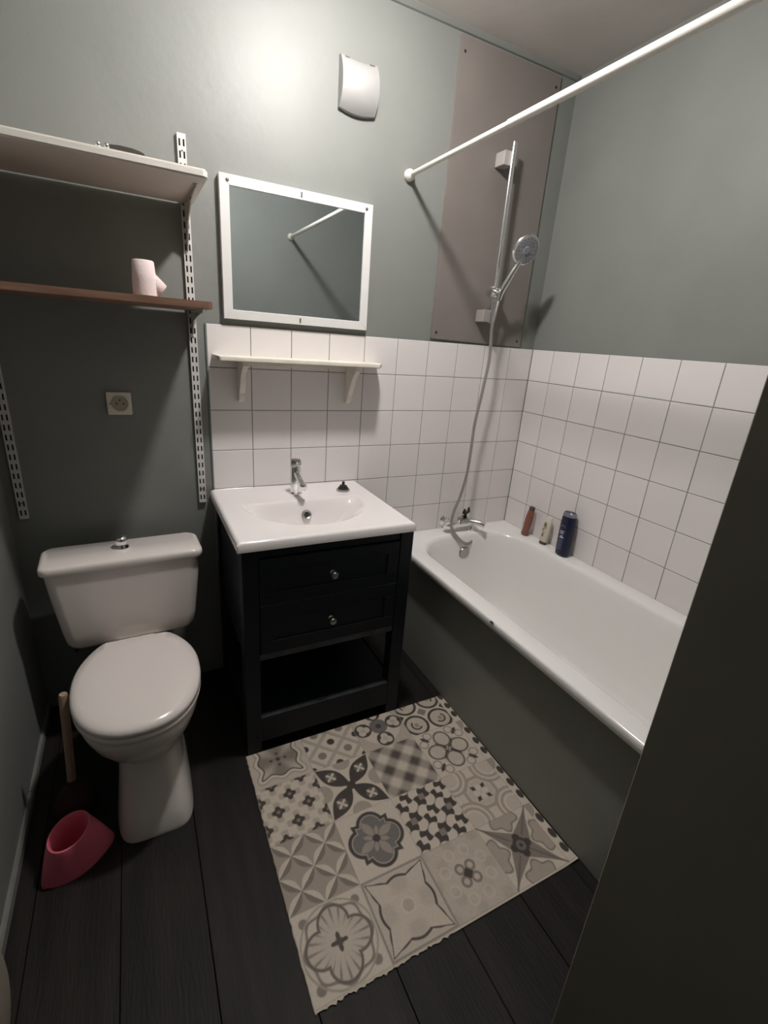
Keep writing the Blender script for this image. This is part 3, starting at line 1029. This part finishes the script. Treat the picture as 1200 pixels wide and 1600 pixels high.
def ovalr(rx, ry, z):
    a0 = math.radians(-24)
    out = []
    for i in range(48):
        a = 2 * PI * i / 48
        r_ = 1 / math.sqrt((math.cos(a - a0) / rx) ** 2 + (math.sin(a - a0) / ry) ** 2)
        out.append(Vector((cc.x + r_ * math.cos(a), cc.y + r_ * math.sin(a), z)))
    return out


top_ = ovalr(0.047, 0.062, 0.11)
bm = bmesh.new()
rings(bm, [base, mixr(base, top_, 0.0, 0.005), mixr(base, top_, 0.10, 0.020), mixr(base, top_, 0.34, 0.050), mixr(base, top_, 0.66, 0.084), ovalr(0.048, 0.063, 0.108), ovalr(0.0465, 0.0615, 0.113), ovalr(0.043, 0.058, 0.114),
           ovalr(0.040, 0.055, 0.110), ovalr(0.038, 0.050, 0.07), ovalr(0.034, 0.042, 0.012), ovalr(0.001, 0.001, 0.010)], cap0=True, cap1=True)
child('holder_cup', bm, M['pink'], bh, True, 45)
bm = bmesh.new()
box(bm, -2.045, -2.015, -0.70, -0.67, 0.0105, 0.014, 0.001, 1)
child('cup_base', bm, M['redrub'], bh)

bm = bmesh.new()
rs = []
for i in range(1, 24):
    t = PI * i / 24
    rs.append([Vector((-2.134 + 0.0325 * math.sin(t) * math.cos(2 * PI * k / 40), -1.068 + 0.102 * math.sin(t) * math.sin(2 * PI * k / 40), 0.146 - 0.146 * math.cos(t) * 0.999)) for k in range(40)])
rings(bm, rs)
tag(obj('cloth_pouch', bm, M['pouch'], None, True), 'pale beige rounded soft pouch against the left wall at the photo\'s lower left edge', 'pouch')

# ================================================================== BOTTLES ON THE BATH RIM
def oval(rx, ry, z, n=28, cx=0, cy=0, ex=2.0):
    pts = []
    for i in range(n):
        a = 2 * PI * i / n
        c, s = math.cos(a), math.sin(a)
        pts.append(Vector((cx + rx * math.copysign(abs(c) ** (2 / ex), c), cy + ry * math.copysign(abs(s) ** (2 / ex), s), z)))
    return pts


def face_mark(bm, y0, y1, z0, z1, rx, ry, ex, n=8, lift=0.0008, hs=(1.0, 1.0)):
    """print strip hugging the -x face of an oval bottle"""
    rowsv = []
    for z, hw in ((z0, hs[0]), (z1, hs[1])):
        row = []
        for i in range(n + 1):
            y = (y0 + y1) / 2 + ((y0 + (y1 - y0) * i / n) - (y0 + y1) / 2) * hw
            f = max(0.0, 1 - (abs(y) / ry) ** ex) ** (1 / ex)
            row.append(bm.verts.new((-rx * f - lift, y, z)))
        rowsv.append(row)
    for i in range(n):
        bm.faces.new((rowsv[0][i], rowsv[0][i + 1], rowsv[1][i + 1], rowsv[1][i]))


# orange bottle, leaning on the tiles
b1 = empty('orange_bottle', 'slim orange brown shampoo bottle with dark cap, nearest the tap corner', 'bottle', (-0.046, -0.210, BT))
b1.rotation_euler = (math.radians(3), math.radians(5.5), 0)
bm = bmesh.new()
rings(bm, [oval(0.012, 0.017, 0.0), oval(0.0155, 0.021, 0.003), oval(0.016, 0.022, 0.012), oval(0.0135, 0.0185, 0.030), oval(0.0165, 0.0215, 0.062), oval(0.0165, 0.0215, 0.09), oval(0.014, 0.018, 0.125), oval(0.012, 0.015, 0.134)])
obj('bottle_body', bm, M['orange'], b1, True, 60)
bm = bmesh.new()
rings(bm, [oval(0.0125, 0.0155, 0.1345), oval(0.013, 0.016, 0.137), oval(0.0125, 0.0155, 0.151), oval(0.010, 0.012, 0.154)])
obj('cap', bm, M['orangecap'], b1, True, 50)

# cream bottle standing on its cap
b2 = empty('cream_bottle', 'flat cream lotion bottle standing on its dark cap between two others', 'bottle', (-0.038, -0.330, BT))
b2.rotation_euler = (math.radians(2), math.radians(4), 0)
bm = bmesh.new()
rings(bm, [oval(0.013, 0.020, 0.0), oval(0.0135, 0.021, 0.002), oval(0.0135, 0.0205, 0.012), oval(0.012, 0.0185, 0.013)])
obj('cap', bm, M['orangecap'], b2, True, 50)
bm = bmesh.new()
rings(bm, [oval(0.0125, 0.020, 0.0135), oval(0.0145, 0.022, 0.020), oval(0.0155, 0.0245, 0.06), oval(0.0145, 0.0235, 0.10), oval(0.010, 0.019, 0.125), oval(0.004, 0.014, 0.139), oval(0.002, 0.010, 0.142)])
obj('bottle_body', bm, M['creambot'], b2, True, 60)
bm = bmesh.new()
face_mark(bm, -0.010, 0.012, 0.092, 0.114, 0.0150, 0.0235, 2, hs=(1, .4))
face_mark(bm, -0.011, 0.006, 0.084, 0.088, 0.0155, 0.0245, 2)
face_mark(bm, -0.002, 0.013, 0.074, 0.079, 0.0157, 0.0245, 2)
face_mark(bm, -0.008, 0.010, 0.064, 0.067, 0.0157, 0.0245, 2)
face_mark(bm, -0.004, 0.006, 0.040, 0.058, 0.0158, 0.0245, 2)
obj('label_print', bm, M['greyprint'], b2)

# blue bottle
b3 = empty('blue_bottle', 'large dark blue shower gel bottle with silver grey top, tallest on the rim', 'bottle', (-0.046, -0.462, BT))
b3.rotation_euler = (math.radians(-4), math.radians(3.5), math.radians(-8))
bm = bmesh.new()
E_ = 2.6
rings(bm, [oval(0.019, 0.030, 0.0, ex=E_), oval(0.0225, 0.0345, 0.003, ex=E_), oval(0.0235, 0.0360, 0.012, ex=E_), oval(0.0245, 0.0375, 0.09, ex=E_), oval(0.0245, 0.0375, 0.150, ex=E_), oval(0.023, 0.0345, 0.180, ex=E_), oval(0.022, 0.0325, 0.186, ex=E_)])
obj('bottle_body', bm, M['blue'], b3, True, 60)
bm = bmesh.new()
rings(bm, [oval(0.0225, 0.033, 0.1865, ex=E_), oval(0.023, 0.0335, 0.188, ex=E_), oval(0.021, 0.031, 0.203, ex=E_), oval(0.019, 0.028, 0.206, ex=E_)])
obj('cap_band', bm, M['silver'], b3, True, 40)
bm = bmesh.new()
rings(bm, [oval(0.018, 0.027, 0.2062, ex=E_), oval(0.0175, 0.026, 0.208, ex=E_)])
obj('cap_top', bm, M['blue'], b3, True, 40)
bm = bmesh.new()
for i in range(8):          # arc above the lettering
    a0, a1 = PI * (0.12 + 0.76 * i / 8), PI * (0.12 + 0.76 * (i + 1) / 8)
    r0, r1 = 0.0150, 0.0165
    vs = []
    for a, r_ in ((a0, r0), (a1, r0), (a1, r1), (a0, r1)):
        y = 0.002 + r_ * math.cos(a)
        f = max(0.0, 1 - (abs(y) / 0.0375) ** E_) ** (1 / E_)
        vs.append(bm.verts.new((-0.0245 * f - 0.0008, y, 0.128 + r_ * math.sin(a))))
    bm.faces.new(vs)
face_mark(bm, -0.013, 0.013, 0.113, 0.118, 0.0245, 0.0375, E_)
face_mark(bm, -0.010, 0.014, 0.104, 0.109, 0.0245, 0.0375, E_)
face_mark(bm, -0.018, 0.014, 0.083, 0.089, 0.0245, 0.0375, E_, hs=(.55, 1))
face_mark(bm, -0.012, 0.008, 0.0895, 0.097, 0.0245, 0.0375, E_, hs=(1, .4))
obj('label_print', bm, M['blueprint'], b3)
bm = bmesh.new()
for z in (0.030, 0.040, 0.050, 0.060, 0.070):
    face_mark(bm, -0.014, 0.012, z, z + 0.0045, 0.0245, 0.0375, E_)
obj('small_print', bm, M['blueprintdim'], b3)

# ================================================================== CEILING LAMP (above the frame)
la = empty('ceiling_lamp', 'small round opal ceiling lamp, lit, above the basin', 'lamp', LAMP)
bm = bmesh.new()
lathe(bm, [(0.064, 0.040), (0.066, 0.034), (0.066, 0.006), (0.060, 0.0), (0.001, 0.0)], (0, 0, 0), 'Z', 32)
obj('base_ring', bm, M['white'], la, True, 40)
bm = bmesh.new()
lathe(bm, [(0.056 * math.cos(a * PI / 20), -0.0005 - 0.056 * math.sin(a * PI / 20)) for a in range(10)] + [(0.0005, -0.0565)], (0, 0, 0), 'Z', 32)
obj('diffuser', bm, M['bulb'], la, True)
M['bulb'].node_tree.nodes['Principled BSDF'].inputs['Emission Strength'].default_value = LAMP_POWER

# ================================================================== PRINTED VINYL MAT
MX0, MX1, MY0, MY1 = -1.523, -0.686, -1.286, -0.522
nx, ny = 430, 388
gx = np.linspace(MX0, MX1, nx + 1)
gy = np.linspace(MY0, MY1, ny + 1)
XX, YY = np.meshgrid(gx, gy, indexing='ij')
TS = 0.2012
cu = (XX - (-1.421)) / TS + 0.5
cv = (-0.576 - YY) / TS + 0.5
ti_ = np.floor(cu).astype(int)
tj_ = np.floor(cv).astype(int)
U = (cu - ti_ - 0.5) * 2
V_ = -(cv - tj_ - 0.5) * 2
W = 0.03


def st(d):                       # 1 inside (d<0)
    return np.clip(0.5 - d / W, 0, 1)


def band(d, w):                  # 1 where |d|<w
    return st(np.abs(d) - w)


LIGHT = np.array([0.60, 0.525, 0.435])
PALE = np.array([0.53, 0.455, 0.375])
BEIGE = np.array([0.38, 0.32, 0.26])
MID = np.array([0.24, 0.20, 0.17])
GREY = np.array([0.165, 0.15, 0.14])
DARK = np.array([0.062, 0.050, 0.043])
img = np.ones(U.shape + (3,)) * LIGHT


def lay(c, m, col):
    return c * (1 - m[..., None]) + np.asarray(col) * m[..., None]


R_ = np.hypot(U, V_)
TH = np.arctan2(V_, U)
AX = np.maximum(np.abs(U), np.abs(V_))
AN = np.minimum(np.abs(U), np.abs(V_))
Pd = (U + V_) / math.sqrt(2)
Qd = (U - V_) / math.sqrt(2)
AD = np.maximum(np.abs(Pd), np.abs(Qd))
AE = np.minimum(np.abs(Pd), np.abs(Qd))


def base_c(c=LIGHT):
    return np.ones(U.shape + (3,)) * c


def lens(a, b, L, w_):
    """lens along a from 0..L, half width w_"""
    t = np.clip(a / L, 0, 1)
    return np.abs(b) - w_ * np.sin(PI * t) ** 1.0 + 10 * ((a < 0) | (a > L))


def p11():
    c = base_c(PALE)
    d = AX - (0.66 + 0.065 * np.cos(AN * 9.2))
    c = lay(c, st(d - 0.16), BEIGE)
    c = lay(c, st(d - 0.10), LIGHT)
    c = lay(c, st(d), DARK * 1.2)
    g = st(d + 0.05)
    sh = 0.5 + 0.5 * np.cos(4 * TH + PI)
    c = lay(c, g, MID * 0.95)
    c = lay(c, g * sh ** 2 * np.clip(R_ * 1.4, 0, 1) * 0.75, LIGHT * 0.95)
    c = lay(c, st(R_ - 0.08), DARK)
    for s in (-1, 1):
        c = lay(c, st(np.hypot(U - 0.25 * s, V_) - 0.05), DARK)
        c = lay(c, st(np.hypot(U, V_ - 0.25 * s) - 0.05), DARK)
    return c


def p12():
    c = base_c(LIGHT)
    a = (U + V_) * 1.0
    b = (U - V_) * 1.0
    fa, fb = np.abs(a - np.round(a)), np.abs(b - np.round(b))
    c = lay(c, st(0.40 - np.maximum(fa, fb)) * 0.8, BEIGE)
    par = (np.round(a) + np.round(b)) % 2
    rr_ = np.hypot(a - np.round(a), b - np.round(b))
    c = lay(c, st(rr_ - 0.20) * (par < 0.5), DARK)
    c = lay(c, st(rr_ - 0.22) * (par > 0.5), MID)
    return c


def p13():
    c = base_c(LIGHT)
    c = lay(c, st(0.85 - R_) * 0.6, BEIGE)
    c = lay(c, st(R_ - 0.36), GREY)
    for k in range(4):
        a = k * PI / 2 + 0.0
        x, y = U - 0.66 * math.cos(a), V_ - 0.66 * math.sin(a)
        r = np.hypot(x, y)
        c = lay(c, st(r - 0.335), DARK)
        m = np.zeros_like(U)
        for q in range(3):
            b = a + PI + (q - 1) * 2 * PI / 3
            m = np.maximum(m, st(np.hypot(x - 0.13 * math.cos(b), y - 0.13 * math.sin(b)) - 0.145))
        c = lay(c, m, LIGHT * 0.95)
        c = lay(c, st(r - 0.10) * 0.5, BEIGE)
    c = lay(c, st(R_ - 0.11), DARK)
    return c


def p14():
    c = base_c(LIGHT)
    for sx in (-1, 1):
        for sy in (-1, 1):
            x, y = U - 0.55 * sx, V_ - 0.55 * sy
            r = np.hypot(x, y)
            th = np.arctan2(y * sx, x * sy)
            c = lay(c, band(r - 0.46, 0.055) * (np.abs(U) + np.abs(V_) > 0.25), DARK)
            c = lay(c, st(r - 0.40), PALE)
            c = lay(c, band(r - 0.20, 0.035) * (x * sx + y * sy > -0.05), DARK)
            c = lay(c, st(r - 0.10) * 0.7, MID)
    c = lay(c, st(np.abs(U) + np.abs(V_) - 0.22), MID)
    c = lay(c, st(np.abs(np.abs(U) - 1) + np.abs(V_) - 0.16), DARK)
    return c


def p21():
    c = base_c(LIGHT)
    a, b = U * 2, V_ * 2
    ka, kb = np.round(a), np.round(b)
    fa, fb = a - ka, b - kb
    odd = ((ka + kb) % 2) > 0.5
    a2, b2 = U * 4, V_ * 4
    ch = np.sin(PI * (a2 + 0.5)) * np.sin(PI * (b2 + 0.5))
    c = lay(c, np.clip(-ch * 3, 0, 1) * 0.75, BEIGE)
    qr = np.hypot(fa, fb)
    lob = 0.36 + 0.07 * np.cos(4 * np.arctan2(fb, fa))
    c = lay(c, st((qr - lob) / 2) * odd, DARK)
    c = lay(c, st((qr - 0.12) / 2) * odd, MID)
    return c


def p22():
    c = base_c(LIGHT)
    for k in range(4):
        a = k * PI / 2
        x, y = U - math.cos(a), V_ - math.sin(a)
        c = lay(c, st(np.hypot(x, y) - 0.33) * 0.85, BEIGE * 0.9)
    for k in range(4):
        a = PI / 4 + k * PI / 2
        p = U * math.cos(a) + V_ * math.sin(a)
        q = -U * math.sin(a) + V_ * math.cos(a)
        c = lay(c, st(lens(p, q, 1.38, 0.30)), DARK * 1.05)
        x, y = p - 0.76, q
        r = np.hypot(x, y)
        c = lay(c, st(r - 0.19) * 0.5, MID)
        star = r - (0.12 + 0.08 * np.cos(4 * np.arctan2(y, x)))
        c = lay(c, st(star), LIGHT)
    c = lay(c, st(R_ - 0.16), DARK)
    return c


def p23():
    a = 0.5 + 0.5 * np.cos(2 * PI * Pd / 0.74)
    b = 0.5 + 0.5 * np.cos(2 * PI * Qd / 0.74)
    a = np.clip((a - 0.5) * 1.7 + 0.5, 0, 1)
    b = np.clip((b - 0.5) * 1.7 + 0.5, 0, 1)
    v = (a + b) / 2
    c = DARK * 1.5 * (1 - v[..., None]) + LIGHT * v[..., None]
    return c


def p24():
    c = base_c(LIGHT)
    c = lay(c, st(R_ - 0.62) * 0.35, BEIGE)
    for k in range(4):
        a = k * PI / 2
        p = U * math.cos(a) + V_ * math.sin(a)
        q = -U * math.sin(a) + V_ * math.cos(a)
        d = np.hypot((p - 0.48) / 1.1, q) - 0.31
        c = lay(c, st(d) * 0.6, PALE)
        c = lay(c, band(d, 0.034), MID * 0.6)
        a = PI / 4 + k * PI / 2
        p = U * math.cos(a) + V_ * math.sin(a)
        q = -U * math.sin(a) + V_ * math.cos(a)
        c = lay(c, st(lens(p, q, 0.55, 0.065)), DARK)
        c = lay(c, st(lens(p - 0.72, q, 0.42, 0.085)), DARK)
        c = lay(c, st(np.abs(np.hypot(p - 0.9, np.abs(q) - 0.22) - 0.16) - 0.02), MID)
    return c


def p31():
    s = 0.72
    a, b = Pd / s, Qd / s
    ka, kb = np.floor(a), np.floor(b)
    x, y = a - ka - 0.5, b - kb - 0.5
    c = base_c(BEIGE * 0.95)
    # lens shapes along the cell edges
    d1 = (0.5 - np.abs(x)) - 0.20 * np.sin(PI * (y + 0.5))
    d2 = (0.5 - np.abs(y)) - 0.20 * np.sin(PI * (x + 0.5))
    m1, m2 = st(d1 / 1.5), st(d2 / 1.5)
    c = lay(c, m1 * (x > 0), MID * 0.85)
    c = lay(c, m1 * (x <= 0), LIGHT)
    c = lay(c, m2 * (y > 0), LIGHT)
    c = lay(c, m2 * (y <= 0), MID * 0.85)
    return c


def p32():
    c = base_c(LIGHT)
    d = np.full(U.shape, 9.0)
    for k in range(4):
        a = k * PI / 2
        d = np.minimum(d, np.hypot(U - 0.44 * math.cos(a), V_ - 0.44 * math.sin(a)) - 0.46)
        a += PI / 4
        p = U * math.cos(a) + V_ * math.sin(a)
        q = -U * math.sin(a) + V_ * math.cos(a)
        d = np.minimum(d, (p + np.abs(q) * 1.3 - 0.88) / 1.5 + 5 * (p < 0))
    c = lay(c, st(d), DARK)
    c = lay(c, st(d + 0.11), LIGHT * 0.8)
    c = lay(c, st(d + 0.135), GREY)
    for k in range(4):
        for off, L, w_ in ((0, 0.60, 0.13), (PI / 4, 0.34, 0.07)):
            a = k * PI / 2 + off + PI / 8
            p = U * math.cos(a) + V_ * math.sin(a)
            q = -U * math.sin(a) + V_ * math.cos(a)
            c = lay(c, st(lens(p - 0.08, q, L, w_)) * 0.8, BEIGE)
    c = lay(c, st(R_ - 0.12), DARK)
    return c


def p33():
    a = U * 3 + 0.22 * np.sin(2 * PI * V_ * 1.5)
    b = V_ * 3 + 0.22 * np.sin(2 * PI * U * 1.5)
    s = np.sin(PI * a) * np.sin(PI * b)
    m = np.clip(0.5 + s * 5, 0, 1)
    c = lay(base_c(LIGHT), m, DARK)
    ka, kb = np.round(U * 1.5), np.round(V_ * 1.5)
    dd = np.maximum(np.abs(U * 1.5 - ka), np.abs(V_ * 1.5 - kb))
    par = (ka + kb) % 2
    c = lay(c, st((dd - 0.16)) * (par > .5), MID)
    c = lay(c, st((dd - 0.16)) * (par < .5), LIGHT)
    return c


def p34():
    c = base_c(LIGHT)
    octo = np.maximum(AX, (np.abs(U) + np.abs(V_)) * 0.76)
    for k in range(4):
        a = k * PI / 2 + PI / 4
        x, y = U - 1.15 * math.cos(a), V_ - 1.15 * math.sin(a)
        r = np.hypot(x, y)
        c = lay(c, band(r - 0.62, 0.05), BEIGE)
        c = lay(c, band(r - 0.44, 0.05), BEIGE)
        c = lay(c, st(r - 0.30), PALE)
    c = lay(c, band(octo - 0.56, 0.06), BEIGE)
    c = lay(c, st(octo - 0.46), PALE)
    for k in range(4):
        a = k * PI / 2
        p = U * math.cos(a) + V_ * math.sin(a)
        q = -U * math.sin(a) + V_ * math.cos(a)
        c = lay(c, st(np.hypot((p - 0.17) / 1.3, q) - 0.095), LIGHT * 1.05)
        a += PI / 4
        p = U * math.cos(a) + V_ * math.sin(a)
        q = -U * math.sin(a) + V_ * math.cos(a)
        c = lay(c, st(lens(p - 0.16, q, 0.26, 0.045)), DARK)
        c = lay(c, st(np.abs(q) - 0.09 + np.abs(p - 0.28) * 0.9), DARK)
    return c


def p41():
    c = base_c(LIGHT)
    for k in range(4):
        a = k * PI / 2 + PI / 4
        x, y = U - 0.88 * math.cos(a) * 1.30 * 0.9, V_ - 0.88 * math.sin(a) * 1.30 * 0.9
        c = lay(c, st(np.hypot(x, y) - 0.12), MID)
    ring = R_ - (0.86 + 0.05 * np.cos(8 * TH))
    c = lay(c, band(ring, 0.035), MID)
    c = lay(c, band(R_ - 0.97, 0.025) * (AX < 0.97), BEIGE)
    d = np.full(U.shape, 9.0)
    for k in range(4):
        a = k * PI / 2
        x, y = U - 0.45 * math.cos(a), V_ - 0.45 * math.sin(a)
        d = np.minimum(d, np.hypot(x, y) - 0.37)
    c = lay(c, st(d - 0.07), MID * 0.6)
    c = lay(c, st(d), PALE)
    rays = 0.5 + 0.5 * np.cos(20 * TH)
    c = lay(c, st(d) * np.clip(rays * 3 - 2.0, 0, 1) * np.clip(R_ * 3 - 0.9, 0, 1), MID)
    c = lay(c, st(d) * np.clip(1 - R_ / 0.35, 0, 1) * 0.5, LIGHT)
    c = lay(c, st(R_ - (0.14 + 0.09 * np.cos(4 * TH))), DARK * 1.3)
    return c


def p42():
    c = base_c(PALE)
    c = lay(c, band(AX - 0.965, 0.02), MID)
    d = AX - (0.70 + 0.09 * np.abs(np.cos(PI * AN * 1.55)))
    tip = (np.abs(U) + np.abs(V_)) * 0.5
    dtip = np.abs(np.abs(U) - np.abs(V_)) * 0.9 - (0.90 - AX) * 1.9
    d = np.minimum(d, np.maximum(dtip, AX - 0.93))
    c = lay(c, st(d - 0.045), DARK * 1.1)
    c = lay(c, st(d + 0.03), PALE * 1.08)
    blob = np.cos(U * 5) * np.cos(V_ * 5)
    c = lay(c, st(d + 0.05) * np.clip(blob * -1.5, 0, 1) * 0.45, BEIGE)
    c = lay(c, st(R_ - 0.16) * 0.7, BEIGE)
    c = lay(c, band(R_ - 0.19, 0.03), LIGHT)
    return c


def p43():
    c = base_c(PALE * 0.95)
    n = np.cos(U * 7 + 1) * np.cos(V_ * 7)
    c = lay(c, np.clip(n * 1.5, 0, 1) * 0.5, BEIGE)
    for k in range(8):
        a = k * PI / 4 + PI / 8
        c = lay(c, band(np.hypot(U - 0.68 * math.cos(a), V_ - 0.68 * math.sin(a)) - 0.15, 0.035) * 0.6, LIGHT)
    c = lay(c, st(AX - 0.45) * 0.3, LIGHT)
    for k in range(4):
        a = k * PI / 2 + PI / 4
        r = np.hypot(U - 0.25 * math.cos(a), V_ - 0.25 * math.sin(a))
        c = lay(c, band(r - 0.125, 0.04), MID)
    c = lay(c, st(np.abs(U) + np.abs(V_) - 0.17), DARK)
    return c


def p44():
    c = base_c(LIGHT)
    for k in range(4):
        a = k * PI / 2
        x, y = U - 1.0 * math.cos(a), V_ - 1.0 * math.sin(a)
        p = U * math.cos(a) + V_ * math.sin(a)
        q = -U * math.sin(a) + V_ * math.cos(a)
        d = np.hypot(p - 1.05, q) - (0.50 + 0.07 * np.cos(6 * np.arctan2(q, p - 1.05)))
        c = lay(c, st(d) * 0.9, BEIGE)
        c = lay(c, band(d, 0.03), MID)
        # dark rays to the corners
        a += PI / 4
        p = U * math.cos(a) + V_ * math.sin(a)
        q = -U * math.sin(a) + V_ * math.cos(a)
        c = lay(c, st(np.abs(q) - 0.36 * np.clip(1 - p / 1.36, 0, 1) ** 1.2 + 5 * (p < 0)), MID * 1.0)
        c = lay(c, st(np.abs(q) - 0.03) * (p > 0) * 0.8, MID * 0.6)
    for k in range(4):
        a = k * PI / 2
        c = lay(c, st(np.hypot(U - 0.24 * math.cos(a), V_ - 0.24 * math.sin(a)) - 0.13), DARK)
        a += PI / 4
        c = lay(c, st(np.hypot(U - 0.16 * math.cos(a), V_ - 0.16 * math.sin(a)) - 0.10), DARK)
    c = lay(c, st(R_ - 0.16), GREY)
    c = lay(c, st(R_ - 0.06), DARK)
    return c


def p5x():
    c = base_c(LIGHT)
    for y0 in (-0.6, -0.1, 0.45):
        c = lay(c, st(np.hypot((U + 0.80) * 1.6, V_ - y0) - 0.17), DARK)
    c = lay(c, st(np.hypot(U + 1.1, V_ - 0.9) - 0.36) * 0.7, MID)
    return c


TAB = [[p11, p12, p13, p14, p5x], [p21, p22, p23, p24, p5x], [p31, p32, p33, p34, p5x], [p41, p42, p43, p44, p5x]]
for j in range(4):
    for i in range(5):
        m = (ti_ == i) & (tj_ == j)
        if m.any():
            img[m] = TAB[j][i]()[m]
m = (ti_ < 0)
img[m] = BEIGE
# thin joint lines of the print
img = lay(img, band(AX - 1.0, 0.012) * 0.45, MID)
rng = np.random.default_rng(3)
nz_ = rng.normal(0, 1, U.shape)
nz_ = (nz_ + np.roll(nz_, 1, 0) + np.roll(nz_, 1, 1) + np.roll(nz_, (1, 1), (0, 1))) / 4
img = np.clip(img * (1 + 0.05 * nz_[..., None]), 0, 1)
# geometry
XE, YE = XX.copy(), YY.copy()
jit = np.interp(np.linspace(0, 1, nx + 1), np.linspace(0, 1, 150), rng.normal(0, 0.0010, 150))
fall = np.clip(1 - (YY - MY0) / 0.006, 0, 1)
XF = (XX - MX0) / (MX1 - MX0)
YE += fall * (jit[:, None] * (XF < 0.45) * 1.6 - 0.0) - fall * 0.0
jy = np.interp(np.linspace(0, 1, ny + 1), np.linspace(0, 1, 70), rng.normal(0, 0.0009, 70))
XE += np.clip(1 - (XX - MX0) / 0.006, 0, 1) * jy[None, :]
# the cut outline leans a little, as in the photo
XE += (YY - MY1) * 0.004
ZE = np.full(U.shape, 0.0032)
curl = np.clip((XX - (MX1 - 0.05)) / 0.05, 0, 1) * np.clip(((MY0 + 0.06) - YY) / 0.06, 0, 1)
ZE += curl * 0.006
co = np.stack([XE, YE, ZE], -1).reshape(-1, 3)
n1 = co.shape[0]
idx = np.arange(n1).reshape(nx + 1, ny + 1)
q = np.stack([idx[:-1, :-1], idx[1:, :-1], idx[1:, 1:], idx[:-1, 1:]], -1).reshape(-1, 4)
loop = np.concatenate([idx[:, 0], idx[-1, 1:], idx[-2::-1, -1], idx[0, -2:0:-1]])
low = co[loop].copy()
low[:, 2] = np.maximum(low[:, 2] - 0.0028, 0.0003)
li = np.arange(len(loop)) + n1
lj = np.roll(np.arange(len(loop)), -1)
side = np.stack([loop, li, li[lj], loop[lj]], -1)
V3 = np.concatenate([co, low])
F4 = np.concatenate([q, side])
me = bpy.data.meshes.new('patterned_mat')
me.vertices.add(len(V3))
me.vertices.foreach_set('co', V3.ravel())
me.loops.add(F4.size)
me.loops.foreach_set('vertex_index', F4.ravel())
me.polygons.add(len(F4))
me.polygons.foreach_set('loop_start', np.arange(len(F4)) * 4)
me.update()
me.validate()
ca = me.color_attributes.new('print', 'FLOAT_COLOR', 'POINT')
rgba = np.ones((len(V3), 4))
rgba[:n1, :3] = img.reshape(-1, 3)
rgba[n1:, :3] = BEIGE
ca.data.foreach_set('color', rgba.ravel())
mm = bpy.data.materials.new('printed_vinyl')
mm.use_nodes = True
nt = mm.node_tree
b = nt.nodes['Principled BSDF']
at = nt.nodes.new('ShaderNodeAttribute')
at.attribute_name = 'print'
nt.links.new(at.outputs['Color'], b.inputs['Base Color'])
b.inputs['Roughness'].default_value = 0.6
b.inputs['Specular IOR Level'].default_value = 0.3
me.materials.append(mm)
o = bpy.data.objects.new('patterned_mat', me)
COL.objects.link(o)
tag(o, 'beige and brown vinyl mat printed with assorted cement tile patterns on the floor', 'mat')
